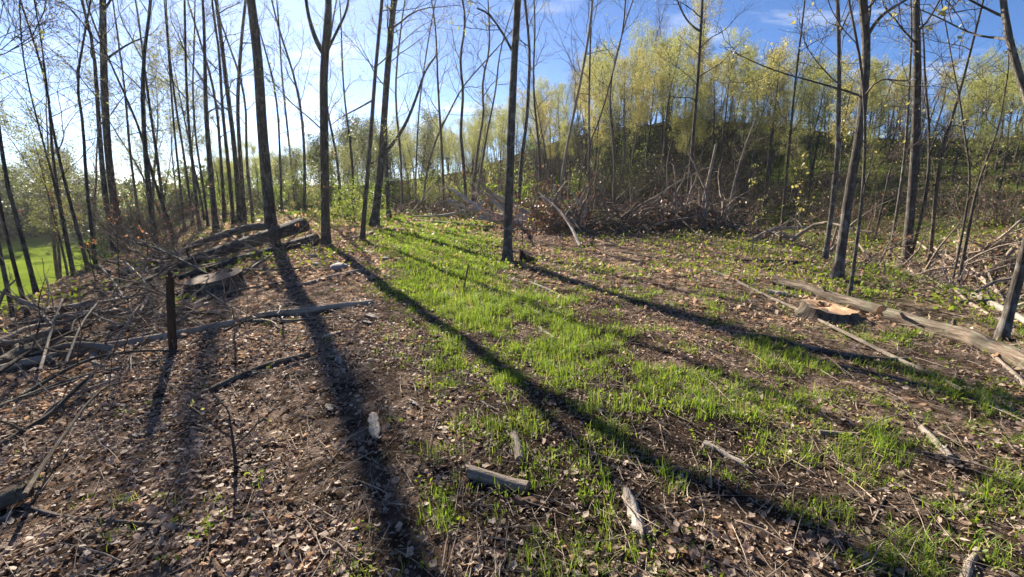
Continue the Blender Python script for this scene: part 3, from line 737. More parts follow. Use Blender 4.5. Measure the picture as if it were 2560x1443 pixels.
# main hill: the wood's skyline as a bearing -> pixel row of the tree tops
cnt = 0
for _ in range(6000):
    if cnt >= 298: break
    th = rng.uniform(-9, 54)
    rb, rc = np.interp(th, _TH, _RB), np.interp(th, _TH, _RC)
    r = rb - 3 + (rc + 16 - rb) * rng.uniform(0, 1) ** .8
    x, y = polar(th, max(r, 24))
    if not far_enough(x, y, 1.9): continue
    u = rng.random()
    kind = ('gold' if u < .36 else 'green' if u < .66 else 'olive' if u < .82 else 'bare') if th > 2 else ('green' if u < .4 else 'olive' if u < .75 else 'gold' if u < .85 else 'bare')
    if th > 33: kind = 'green' if u < .35 else 'gold' if u < .6 else 'olive' if u < .75 else 'bare'
    frac = (r - rb) / (rc - rb)
    where = 'on the crest of the wooded hill' if frac > .8 else 'on the shaded face of the wooded hill'
    if th > 33: where = 'on the sunlit slope beyond the gully'
    hgt = max(4.0, (top_height(x, y) - float(H(x, y))) * (1.0 - .45 * rng.random() ** 1.6))
    plant(kind, x, y, f'{KINDLAB[kind]} {"tall" if hgt > 13 else "short" if hgt < 9 else "slender"} tree {howfar(frac)} on the hill {landmark(x, y)}', f'{KINDLAB[kind]} trees {where}', sc=min(1.15, hgt / 16.5))
    cnt += 1
# the two leafless crowns that top the skyline
for px, dist, lab in ((1598, 58, 'left of the two tall leafless purple-twigged trees topping the hill skyline'), (1655, 60, 'right of the two tall leafless purple-twigged trees topping the hill skyline')):
    p = PD(px, 330, dist)
    copy_tree(PROTOS['bare'][0], (p[0], p[1], float(H(p[0], p[1]))), rng.random() * 6,   .82, lab, 'tall leafless skyline trees')
p = PD(1725, 330, 58)
copy_tree(PROTOS['gold'][0], (p[0], p[1], float(H(p[0], p[1]))), 1.0, .86, 'tallest golden crown on the hill skyline', 'skyline trees')
# lower ridge seen through the left half
cnt = 0
for _ in range(3000):
    if cnt >= 150: break
    th = rng.uniform(-34, -4); r = rng.uniform(30, 88)
    x, y = polar(th, r)
    if not far_enough(x, y, 2.3): continue
    u = rng.random(); kind = 'green' if u < .25 else 'olive' if u < .68 else 'dense' if u < .86 else 'bare'
    where = 'deep in the woods behind the track' if r < 55 else 'on the low ridge behind the track'
    plant(kind, x, y, f'{KINDLAB[kind]} tree {"near" if r < 48 else "midway" if r < 66 else "far"} in the woods {landmark(x, y)}', f'{KINDLAB[kind]} trees {where}', sc=max(.28, (top_height(x, y) - float(H(x, y))) / (12 if kind == 'dense' else 16) * (.8 + .42 * rng.random())), name='woodland_tree')
    cnt += 1
# thin wood on the left bank behind the stand
cnt = 0
for _ in range(1000):
    if cnt >= 14: break
    th = rng.uniform(-47, -34); r = rng.uniform(28, 46)
    x, y = polar(th, r)
    if not far_enough(x, y, 2.5): continue
    u = rng.random(); kind = 'bare' if u < .5 else 'olive'
    plant(kind, x, y, f'{KINDLAB[kind]} thin {"nearer" if r < 37 else "farther"} tree down the bank {landmark(x, y)}', f'{KINDLAB[kind]} trees behind the left bank', sc=.45 + .25 * rng.random(), name='bank_tree'); cnt += 1
# trees beyond and beside the field
cnt = 0
for _ in range(2000):
    if cnt >= 90: break
    if cnt < 20: th = rng.uniform(-54, -44.5); r = rng.uniform(82, 105)
    elif cnt < 52: th = rng.uniform(-46, -28); r = rng.uniform(70, 98)
    else: th = rng.uniform(-56, -26); r = rng.uniform(170, 230)
    x, y = polar(th, r)
    if not far_enough(x, y, 4): continue
    u = rng.random(); kind = 'dense' if u < .65 else 'olive' if u < .9 else 'bare'
    where = 'beside the green field' if r < 120 else 'beyond the green field'
    plant(kind, x, y, f'{KINDLAB[kind]} tree {where}, {landmark(x, y)}', f'{KINDLAB[kind]} trees {where}', sc=(.5 + .3 * rng.random()) if r < 120 else (.8 + .5 * rng.random()), name='field_edge_tree'); cnt += 1

# ------------------------------------------------------------------ shrubs
def proto_shrub(name, cat, nst, h, leaves, leafm, barkm, leafsize=.07, n2=6, n3=4, spread=.6):
    root = thing(name, 'x', cat, (0, 0, 0))
    s0 = np.stack([rng.normal(size=nst) * .12, rng.normal(size=nst) * .12, np.full(nst, -.08)], 1)
    d = np.stack([rng.normal(size=nst) * spread, rng.normal(size=nst) * spread, np.ones(nst)], 1)
    L = h * (.6 + .6 * rng.random(nst))
    B = grow(s0, d, L, 8, .14, -.02); R = taper(np.full(nst, .014) * (.7 + .6 * rng.random(nst)), 8, .004)
    for k in range(min(3, nst)):
        a = Acc(); tubes(a, B[k], R[k], 5); link('stem', a.mesh('stem'), barkm, root)
    tw = Acc(); tubes(tw, B[3:], R[3:], 4)
    p2, d2, r2, t2 = spawn(B, R, n2, .2, 1, 25, 65)
    B2 = grow(p2, d2, np.repeat(L, n2) * (.25 + .3 * rng.random(len(p2))), 5, .2, .0); R2 = taper(r2 * .6, 5, .002)
    tubes(tw, B2, R2, 3)
    p3, d3, r3, t3 = spawn(B2, R2, n3, .2, 1, 25, 65)
    B3 = grow(p3, d3, .12 + .25 * rng.random(len(p3)), 4, .2, 0); tubes(tw, B3, taper(np.maximum(r3 * .6, .002), 4, .0012), 3)
    link('twigs', tw.mesh('twigs'), barkm, root, kind='stuff')
    if leaves:
        lf = Acc(); tp = np.concatenate([B3[:, 1:].reshape(-1, 3), B2[:, 2:].reshape(-1, 3)])
        quads_leaf(lf, tp[rng.integers(0, len(tp), leaves)] + rng.normal(size=(leaves, 3)) * .04, leafsize, .65)
        link('foliage', lf.mesh('foliage', smooth=False), leafm, root, kind='stuff')
    return root
SH = {'brown': [proto_shrub('thicket_shrub', 'shrub', 12, 2.2, 70, M_SPRING_GOLD, M_BRUSH, .05), proto_shrub('thicket_shrub', 'shrub', 14, 1.8, 120, M_DEADCLUMP, M_BRUSH, .07)],
      'slope': [proto_shrub('thicket_shrub', 'shrub', 12, 2.6, 40, M_SPRING_OLIVE, M_TWIG, .05), proto_shrub('thicket_shrub', 'shrub', 14, 2.2, 200, M_DENSE, M_TWIG, .07)],
      'dark': [proto_shrub('hedge_shrub', 'shrub', 14, 2.0, 3200, M_DENSE, M_TWIG, .11), proto_shrub('hedge_shrub', 'shrub', 12, 1.7, 2800, M_DENSE, M_TWIG, .11)],
      'green': [proto_shrub('leafy_shrub', 'shrub', 9, 1.9, 1500, M_GREEN, M_TWIG, .075), proto_shrub('leafy_shrub', 'shrub', 8, 1.5, 1200, M_SPRING, M_TWIG, .07)]}
def shrub(kind, x, y, label, group, sc):
    p = SH[kind][rng.integers(0, 2)]; z = float(H(x, y)); rz = rng.random() * 6.28
    s = (sc, sc, sc * (.8 + .4 * rng.random()))
    if id(p) not in used:
        used.add(id(p)); p.location = (x, y, z); p.rotation_euler = (0, 0, rz); p.scale = s; p['label'] = label; p['group'] = group; return p
    return copy_tree(p, (x, y, z), rz, s, label, group)
for _ in range(230):
    th = rng.uniform(-4, 50); rb, rc = np.interp(th, _TH, _RB), np.interp(th, _TH, _RC)
    r = rb - 7 + (rc - rb + 4) * rng.random() ** 1.2; x, y = polar(th, max(r, 24 if th > 30 else 16))
    g = rng.random() < .12 and r > 36
    if th > 28 and rng.random() < .55: continue
    shrub('green' if g else 'brown' if th > 28 else 'slope', x, y, f'small green-leaved shrub {howfar((r - rb) / (rc - rb))} on the hill {landmark(x, y)}' if g else f'bare brown thicket shrub {howfar((r - rb) / (rc - rb))} on the hill {landmark(x, y)}', 'green shrubs on the hill' if g else 'brown thicket on the hill', (1.0 + 1.1 * rng.random()) * (.7 if th > 28 else 1))
for _ in range(52):
    th = rng.uniform(-6, 46); rc = np.interp(th, _TH, _RC); x, y = polar(th, rc + rng.uniform(-6, 10))
    shrub('slope', x, y, f'bushy shrub along the hill crest {landmark(x, y)}', 'shrubs along the hill crest', 1.3 + 1.2 * rng.random())
for _ in range(46):
    th = rng.uniform(-33, -4); r = rng.uniform(29, 52); x, y = polar(th, r)
    g = rng.random() < .72
    shrub('green' if g else 'brown', x, y, f'green {"nearer" if r < 36 else "farther"} understory shrub {landmark(x, y)}' if g else f'brown {"nearer" if r < 36 else "farther"} understory shrub {landmark(x, y)}', 'green shrubs behind the track' if g else 'brown shrubs behind the track', .8 + 1.0 * rng.random())
for px, py, sc, lab in ((888, 562, .9, 'bright green shrub behind the slender trunk left of the track'), (925, 548, .8, 'bright green shrub at the foot of the stout dark trunk'),
                        (1345, 480, 1.5, 'green shrub with reddish tips right of the lone track-side trunk'), (862, 552, .7, 'small green shrub between the forked trunk and the slender one')):
    p = G(px, py) if py > 520 else PD(px, py, 21); shrub('green', p[0], p[1], lab, None, sc)
for k in range(20):
    th = rng.uniform(-53, -43); r = rng.uniform(74, 90); x, y = polar(th, r)
    shrub('dark' if k % 4 else 'brown', x, y, f'{"bushy" if k % 4 else "bare"} hedge shrub along the green field {landmark(x, y)}', 'hedge shrubs at the field', 2.0 + 1.6 * rng.random())
for k in range(26):
    th = -42.5 + 11 * (k + rng.random()) / 26; r = rng.uniform(58, 70); x, y = polar(th, r)
    shrub('dark' if k % 3 else 'brown', x, y, f'{"bushy" if k % 3 else "bare"} hedge shrub down the bank {landmark(x, y)}', 'hedge shrubs down the bank', 1.6 + 1.2 * rng.random())
for k in range(4):
    p = G(335 + 36 * k, rng.uniform(610, 650)); shrub('brown', p[0], p[1], f'tangled bare shrub on the left bank {["farthest left", "second from left", "third from left", "rightmost"][k]}', 'bare shrubs on the left bank', .7 + .5 * rng.random())

# ------------------------------------------------------------------ logs, stumps, sticks
def ground_path(pix, r, lift=0.0):
    out = []
    for q in pix:
        p = G(q[0], q[1]); 
        if len(q) > 2: p[2] += q[2]
        p[2] += r * .55 + lift; out.append(p)
    return np.array(out)
def ring_disc(acc, c, n, rad, S=20, rough=.06):
    n = nrm(np.asarray(n, float)); ref = np.array([0, 0, 1.]) if abs(n[2]) < .8 else np.array([1., 0, 0])
    u = nrm(np.cross(n, ref)); w = np.cross(n, u); a = np.arange(S) * 2 * np.pi / S
    V = [c[None]]; B = [np.zeros((1, 3))]; T = []
    prev = None
    for k, f in enumerate((.35, .7, 1.0)):
        R = rad * f * (1 + rough * rng.normal(size=S))[:, None] if f == 1 else rad * f
        ring = c + (u * np.cos(a)[:, None] + w * np.sin(a)[:, None]) * R + n * rng.normal(size=(S, 1)) * rad * .012
        V.append(ring); B.append(np.stack([np.cos(a) * rad * f, np.sin(a) * rad * f, np.zeros(S)], 1))
    off = lambda k: 1 + k * S
    j = np.arange(S); jn = (j + 1) % S
    T.append(np.stack([np.zeros(S, int), off(0) + j, off(0) + jn], 1))
    for k in range(2):
        T.append(np.stack([off(k) + j, off(k + 1) + j, off(k + 1) + jn], 1)); T.append(np.stack([off(k) + j, off(k + 1) + jn, off(k) + jn], 1))
    acc.add(np.concatenate(V), None, np.concatenate(T), np.concatenate(B) + rng.random(3) * .0)
def log(name, label, cat, P, r0, r1, barkm, cutm=None, ends=(True, True), N=24, S=16, rough=.04, knots=0, group=None, twigs=0):
    P = resample(P, N); R = np.linspace(r0, r1, N)
    P = P + resample(rng.normal(size=(max(3, N // 4), 3)), N) * min(r0, .05) * .25
    P[:, 2] = np.maximum(P[:, 2], H(P[:, 0], P[:, 1]) + R * .45)
    o = P[0].copy(); o[2] -= r0
    root = thing(name, label, cat, o, group)
    a = Acc(); tubes(a, P, R, S, rough=rough, cap=True)
    link('bark', a.mesh('bark', o), barkm, root)
    if cutm is not None:
        for e, idx, nb in ((ends[0], 0, 1), (ends[1], -1, -2)):
            if e:
                n = nrm(P[idx] - P[nb]); d = Acc(); ring_disc(d, P[idx] + n * .004, n, R[idx] * .97, S)
                link('cut_face', d.mesh('cut_face', o, False), cutm, root)
    for k in range(knots):
        t = rng.integers(2, N - 2); d = nrm(rng.normal(size=3) + np.array([0, 0, 1.2])); q = P[t] + d * R[t] * .7
        kb = Acc(); tubes(kb, np.array([q, q + d * R[t] * .5, q + d * R[t] * (1 + rng.random())]), np.array([R[t] * .3, R[t] * .22, R[t] * .12]), 7, cap=True)
        link('branch_stub', kb.mesh('branch_stub', o), barkm, root)
    if twigs:
        p2, d2, r2, t2 = spawn(P[None], R[None], twigs, .3, 1, 30, 60, .15)
        B2 = grow(p2, d2, .25 + .6 * rng.random(twigs), 6, .18, .03)
        for k in range(twigs):
            kb = Acc(); tubes(kb, B2[k], np.linspace(r2[k] * .5, .003, 6), 5); link('side_branch', kb.mesh('side_branch', o), barkm, root)
    return root
def px_r(w, p): return w * depth(p) / FPX / 2
def glog(name, label, cat, pix, w0, w1, barkm, cutm=None, **kw):
    a, b = G(*pix[0][:2]), G(*pix[-1][:2]); r0, r1 = px_r(w0, a), px_r(w1, b)
    P = ground_path(pix, min(r0, r1), kw.pop('lift', 0.0))
    return log(name, label, cat, P, r0, r1, barkm, cutm, **kw)

# left: cut trunks
glog('felled_log', 'thick dark felled log with its cut end facing right, upper of the two', 'log', [(762, 596, .34), (690, 614, .28), (600, 638, .2), (490, 662, .06), (386, 690)], 36, 20, M_BARK_DARK, M_CUT_GREY, ends=(True, False), knots=2, S=20)
glog('felled_log', 'thinner felled log with its cut end beside the forked trunk', 'log', [(790, 610, .12), (740, 622, .08), (665, 640), (560, 668), (443, 700)], 28, 16, M_BARK_DARK, M_CUT_GREY, ends=(True, False), knots=1, S=18)
glog('felled_log', 'pale mossy log lying behind the felled logs in front of the thickest trunk', 'log', [(690, 592, .3), (622, 596, .3), (560, 610, .2), (488, 626, .12), (400, 655)], 20, 13, M_BARK_GREY, None, knots=1)
glog('fallen_limb', 'dark limb lying below the felled logs towards the left bank', 'branch', [(500, 660, .1), (400, 690), (293, 730)], 13, 9, M_BARK_BROWN)
glog('long_log', 'long smooth grey log crossing the leaf litter on the left', 'log', [(930, 760), (798, 778), (577, 812), (421, 848), (222, 880), (60, 915), (-60, 945)], 15, 26, M_BARK_PALE, M_CUT_GREY, ends=(True, False), S=16, N=36, knots=3)
glog('fallen_limb', 'bark-stripped limb below the long left log', 'branch', [(400, 906), (300, 925), (177, 955), (90, 985), (-40, 1040)], 10, 17, M_BARK_BROWN, twigs=4)
glog('fallen_limb', 'slanting pale limb crossing the lower left litter', 'branch', [(235, 972, .12), (190, 1000, .08), (133, 1046, .03), (60, 1080), (-20, 1125)], 9, 14, M_BARK_BROWN, twigs=3)
glog('cut_log', 'short cut log with a pale round end at the left edge', 'log', [(98, 880), (40, 905), (-60, 950)], 36, 40, M_BARK_BROWN, M_CUT_GREY, ends=(True, False), S=18)
glog('broken_limb', 'broken-ended thick branch poking in at the lower left edge', 'branch', [(85, 1250, .03), (40, 1262, .03), (-60, 1300, .03)], 34, 44, M_BARK_BROWN, M_ROT, S=14)
log('leaning_branch', 'long straight thin branch slanting up from the lower left edge', 'branch', np.array([PD(60, 1235, 2.06), PD(120, 1140, 2.5), PD(244, 972, 3.25), PD(324, 950, 3.45), PD(426, 946, 3.5)]), .014, .005, M_BARK_BROWN, N=18, S=8, twigs=3)
glog('fallen_branch', 'thin dark branch arching through the lower left leaves', 'branch', [(60, 1265), (180, 1300), (300, 1308), (480, 1320), (560, 1305), (680, 1275)], 11, 5, M_TWIG, N=20, S=8, twigs=3)
glog('fallen_branch', 'weathered bark slab on the litter below the long left log', 'branch', [(528, 980), (600, 945), (665, 915), (776, 890)], 15, 12, M_BARK_BROWN, S=9)
glog('fallen_branch', 'thin stick beside the weathered bark slab', 'branch', [(705, 925), (760, 905), (845, 880)], 7, 5, M_BARK_PALE, S=8)
log('leaning_branch', 'long bent branch leaning from the litter up against the felled log ends', 'branch', np.array([G(448, 788) + [0, 0, .02], G(500, 762) + [0, 0, .04], PD(565, 722, 6.9), PD(620, 672, 8.2), PD(700, 622, 10.2), PD(760, 570, 11.0), PD(800, 520, 11.2)]), .045, .010, M_BARK_BROWN, N=22, S=9, twigs=5)
glog('fallen_branch', 'branch running right below the big left stump', 'branch', [(450, 785, .05), (560, 740, .05), (640, 728, .05), (720, 705)], 9, 5, M_BARK_BROWN, S=8, twigs=3)
glog('fallen_branch', 'straight thin branch right of the rotten post', 'branch', [(410, 790, .04), (520, 790, .03), (620, 785), (705, 775)], 6, 4, M_BARK_BROWN, S=7, twigs=2)
glog('fallen_branch', 'pale stick lying toward the dark shadow of the forked trunk', 'branch', [(905, 678), (860, 688), (800, 702), (742, 716)], 11, 7, M_BARK_PALE, S=9)
glog('fallen_branch', 'short log piece at the foot of the slender trunk', 'branch', [(878, 600), (905, 594), (936, 584)], 9, 8, M_BARK_PALE, S=9)
glog('fallen_branch', 'white stick lying in the grass at the head of the track', 'branch', [(985, 575), (1015, 578)], 8, 7, M_DEADWOOD, S=8)
# left: pale brush sticks on the bank, one by one
for i, (pix, w) in enumerate((([(110, 950, .1), (150, 850, .25), (170, 800, .3)], 7), ([(170, 930, .1), (215, 860, .25), (255, 815, .3)], 6), ([(0, 870), (80, 840), (180, 800), (300, 760)], 7), ([(60, 850, .1), (180, 820, .1), (330, 770, .1)], 6), ([(340, 880), (420, 930), (430, 950)], 5), ([(330, 890, .1), (328, 950)], 4), ([(320, 690, .3), (360, 720, .2), (395, 770)], 5), ([(420, 735), (395, 790), (370, 850)], 8))):
    where = ['highest above the left edge', 'second above the left edge', 'lying lowest at the left edge', 'lying along the left bank edge', 'forked below the rotten post', 'upright beside the post shadow', 'above the rotten post', 'leaning left of the rotten post'][i]
    glog('brush_stick', f'pale crooked dead stick {where}', 'stick', pix, w, w * .6, M_BARK_PALE, S=7, N=14, twigs=2, group='sticks of the left brush')
for i, (pix, w, mm) in enumerate((([(20, 800, .3), (120, 760, .2), (240, 735, .1)], 8, M_BARK_BROWN), ([(0, 960, .1), (110, 900, .15), (240, 850, .2)], 12, M_BARK_BROWN), ([(150, 760, .5), (230, 730, .3), (330, 715)], 6, M_BARK_PALE), ([(60, 990), (200, 930, .1), (330, 900, .1), (470, 880)], 10, M_BARK_BROWN),
        ([(230, 800, .2), (340, 765, .15), (455, 725, .1)], 9, M_BARK_PALE), ([(255, 700, .3), (300, 740, .2), (345, 800)], 7, M_BARK_BROWN), ([(480, 720, .15), (560, 765, .05), (640, 800)], 5, M_BARK_PALE), ([(330, 640, .4), (420, 660, .3), (520, 700, .1)], 9, M_BARK_DARK),
        ([(90, 1060), (160, 1010, .05), (300, 960, .05)], 9, M_BARK_PALE), ([(0, 830, .4), (60, 790, .5), (140, 730, .5)], 7, M_BARK_PALE), ([(600, 700, .2), (690, 690, .1), (770, 668)], 6, M_BARK_BROWN), ([(540, 840), (640, 800, .05), (730, 790)], 6, M_BARK_BROWN))):
    where = ['highest on the left edge of the bank', 'thick, just above the long left log at the picture edge', 'short and pale, left of the wide old stump', 'dark, running parallel under the long left log', 'pale, rising toward the wide old stump', 'steep, left of the orange-leaved sapling foot', 'thin and pale, crossing below the wide old stump', 'dark, in front of the left bank stand',
             'pale, on the litter under the long left log', 'pale, standing out over the green field', 'thin, in front of the felled logs', 'thin, touching the long left log at mid length'][i]
    if i in (0, 2, 9): continue
    glog('brush_stick', f'fallen branch {where}', 'stick', pix, w, w * .5, mm, S=7, N=16, twigs=4, group='sticks of the left brush')
# right: cut logs
glog('felled_log', 'ridged-bark log behind the fresh stump, left of its neighbour', 'log', [(1936, 708), (2070, 745), (2196, 790)], 24, 30, M_BARK_LOG, M_CUT_GREY, S=20, knots=1)
glog('felled_log', 'long mossy-topped log running off the right edge with a pale sawn end', 'log', [(2215, 800), (2359, 838), (2470, 876), (2600, 940)], 40, 48, M_BARK_LOG, M_CUT_FRESH, ends=(True, False), S=22, N=30, knots=3)
glog('pole', 'long thin pole crossing in front of the fresh stump', 'branch', [(1760, 672), (1893, 730), (1990, 780, .04), (2115, 848, .05), (2248, 905), (2336, 944), (2400, 980)], 6, 11, M_BARK_PALE, N=30, S=9)
glog('pole', 'grey thicker pole lying below the long thin one', 'branch', [(1857, 838), (1937, 850), (2008, 868), (2097, 890), (2203, 903), (2270, 903)], 10, 13, M_BARK_GREY, N=24, S=10)
glog('bark_slab', 'flat pale bark slab at the left end of the ridged log', 'bark', [(1922, 733), (1970, 738)], 13, 11, M_DEADWOOD, S=6)
glog('dead_stick', 'bright white peeled stick on the right foreground grass', 'stick', [(2301, 1072), (2335, 1110), (2378, 1152)], 15, 17, M_DEADWOOD, S=10, knots=1)
glog('dead_stick', 'grey splintered stick left of the white peeled one', 'stick', [(2048, 1085), (2100, 1086), (2172, 1092)], 14, 7, M_BARK_PALE, S=9)
glog('dead_stick', 'pale forked wood piece in the middle right grass', 'stick', [(1762, 1112), (1815, 1140), (1872, 1172)], 17, 13, M_DEADWOOD, S=9, knots=2)
glog('dead_stick', 'pale stick leaning to the right edge below the mossy-topped log', 'stick', [(2472, 885), (2520, 925), (2590, 1000)], 10, 16, M_BARK_PALE, S=9, knots=2)
glog('dead_stick', 'short pale stick near the right edge above the white peeled one', 'stick', [(2460, 1002), (2490, 1018), (2525, 1042)], 10, 10, M_DEADWOOD, S=8)
glog('dead_stick', 'dark flat strip standing in for a stick shadow right of the fresh stump', 'stick', [(2205, 822), (2255, 852)], 13, 8, M_ROT, S=8)  # cast shadow of a small stick, built as a dark strip
glog('dead_stick', 'curved grey branch piece at the lower right corner', 'stick', [(2445, 1380), (2420, 1415), (2400, 1480)], 18, 22, M_BARK_PALE, S=9)
glog('dead_stick', 'crooked thin stick in the lower right foreground', 'stick', [(2210, 1245), (2195, 1280), (2180, 1310)], 6, 5, M_BARK_PALE, S=7)
glog('fallen_branch', 'low dark mossy log at the back of the right clearing', 'log', [(1836, 654), (1920, 656), (2035, 660)], 9, 7, M_BARK_DARK, S=9)
log('arched_branch', 'pale branch arching off the ground at the back right', 'branch', np.array([G(1876, 606), PD(1900, 588, 12.4), PD(1937, 572, 12.6), PD(1985, 568, 12.9), PD(2030, 570, 13.2)]), .06, .03, M_BARK_PALE, N=16, S=8, twigs=3)
glog('white_fallen_tree', 'bleached fallen trunk along the gully edge on the right', 'log', [(2270, 678), (2337, 710, .05), (2425, 750, .05), (2514, 790, .05), (2600, 835)], 8, 17, M_DEADWOOD, N=24, S=10, twigs=9)
for i, pix in enumerate(([(2330, 640, .3), (2420, 690, .2), (2490, 730), (2560, 775)], [(2380, 660, .3), (2440, 700, .2), (2520, 760)], [(2300, 690, .1), (2380, 735), (2470, 790)], [(2440, 650, .4), (2480, 720, .1), (2540, 790)], [(2290, 620, .2), (2340, 650, .1), (2400, 700)])):
    glog('bleached_branch', ['upper', 'second', 'lowest', 'steepest', 'shortest'][i] + ' of the bleached branches fanned beside the white fallen trunk', 'branch', pix, 5, 9, M_BRUSH_PALE, N=14, S=7, twigs=4, group='bleached branches by the gully')
# pieces in the foreground
glog('cut_branch', 'short round branch piece lying in the centre foreground', 'log', [(1172, 1196), (1245, 1212), (1322, 1228)], 32, 30, M_BARK_PALE, M_CUT_GREY, S=18, rough=.035, N=12)
glog('cut_branch', 'small pale branch piece pointing away, right of the centre log piece', 'log', [(1284, 1095), (1296, 1122), (1306, 1156)], 20, 24, M_BARK_PALE, M_CUT_GREY, S=14, N=9, rough=.02)
glog('cut_branch', 'dark half-buried branch end below the centre log piece', 'log', [(1290, 1255), (1345, 1262)], 24, 18, M_ROT, M_ROT, S=12)
glog('fallen_branch', 'pale narrow stick right of the track grass, nearer the trunk', 'stick', [(1325, 708), (1360, 722), (1398, 738)], 8, 6, M_BARK_PALE, S=8)
glog('fallen_branch', 'pale pole lying in the grass right of the track', 'stick', [(1285, 730), (1325, 775), (1352, 792)], 7, 9, M_DEADWOOD, S=8)
glog('fallen_branch', 'lower pale pole end in the grass right of the track', 'stick', [(1350, 822), (1388, 852)], 9, 8, M_DEADWOOD, S=8)
log('upright_stick', 'thin dark stick standing up in the track grass', 'stick', np.array([G(1158, 730), PD(1166, 690, 6.6), PD(1172, 658, 6.62)]), .014, .009, M_BARK_DARK, N=8, S=7)
glog('twig', 'red-brown twig across the right middle grass', 'stick', [(1500, 850), (1560, 870), (1600, 900)], 4, 3, M_TWIG, S=6, N=10)
glog('fallen_branch', 'long dark stick at the back of the pink-litter clearing', 'branch', [(1540, 630), (1600, 640), (1680, 652)], 5, 4, M_BARK_DARK, S=7)
# flat split pieces of wood and bark
def slab(name, label, cat, pix, w, th, m, curl=.0, group=None):
    a, b = G(*pix[0]), G(*pix[-1]); n = 14
    P = np.stack([np.linspace(a[i], b[i], n) for i in range(3)], 1); P[:, 2] = H(P[:, 0], P[:, 1]) + .018
    t = nrm(b - a); s = nrm(np.cross(t, [0, 0, 1.])); W = px_r(w, a) * (1 + .16 * rng.normal(size=n)) * np.clip(np.minimum(np.linspace(.45, 3, n), np.linspace(3.2, .35, n)), 0, 1)
    V = []
    for k in range(n):
        for (u, z) in ((-1, 0), (-.45, .6), (.1, .85), (.6, .55), (1, 0), (.5, -.55), (-.5, -.55)):
            V.append(P[k] + s * W[k] * u + np.array([0, 0, th * z + curl * u * u * W[k]]) + rng.normal(size=3) * th * .22)
    V = np.array(V); S = 7; j = np.arange(S); Q = np.concatenate([np.stack([k * S + j, k * S + (j + 1) % S, (k + 1) * S + (j + 1) % S, (k + 1) * S + j], 1) for k in range(n - 1)])
    Tn = np.array([[0, 2, 1], [0, 3, 2], [0, 4, 3], [0, 5, 4], [0, 6, 5]]); Tn = np.concatenate([Tn, (Tn + (n - 1) * S)[:, ::-1]])
    B = np.stack([V @ s, V[:, 2], V @ t], 1)
    o = P[0].copy(); o[2] -= .02
    ob = link(name, mk(name, V - o, Q, Tn, B, False), m, None, o)
    return tag(ob, label, cat, group)
slab('split_wood', 'pale split wood slab in the centre right foreground', 'wood', [(1564, 1232), (1608, 1358)], 30, .02, M_DEADWOOD)
slab('bark_piece', 'ragged whitish bark strip on bare soil left of centre', 'bark', [(932, 1038), (940, 1102)], 24, .008, M_DEADWOOD, .2)
slab('bark_piece', 'small white chip in the dark trunk shadow', 'bark', [(818, 1016), (830, 1032)], 14, .006, M_DEADWOOD, .2)
slab('bark_piece', 'small white chip beside the trunk shadow, higher up', 'bark', [(846, 896), (852, 914)], 13, .006, M_DEADWOOD, .2)
slab('bark_piece', 'white bark curl right of the long log end, upper', 'bark', [(915, 790), (940, 798)], 16, .01, M_DEADWOOD, .4)
slab('bark_piece', 'white bark curl right of the long log end, lower', 'bark', [(905, 806), (930, 812)], 12, .01, M_DEADWOOD, .3)
slab('bark_piece', 'tan bark slab just right of the trunk shadow under the long log', 'bark', [(805, 850), (855, 832)], 15, .01, M_BRUSH_PALE, .3)
slab('bark_piece', 'pale chip below the ragged bark strip line', 'bark', [(1026, 1004), (1046, 1020)], 9, .008, M_DEADWOOD)
slab('bark_piece', 'pale chip in the grass shadow right of centre', 'bark', [(1490, 1022), (1508, 1036)], 11, .008, M_DEADWOOD)
slab('split_wood', 'brown wood shard in the lower left shadow band', 'wood', [(530, 1400), (560, 1460)], 14, .012, M_ROT)
slab('bark_piece', 'large curled bark at the bottom right foreground', 'bark', [(2050, 1395), (2090, 1425)], 22, .012, M_BARK_PALE, .5)

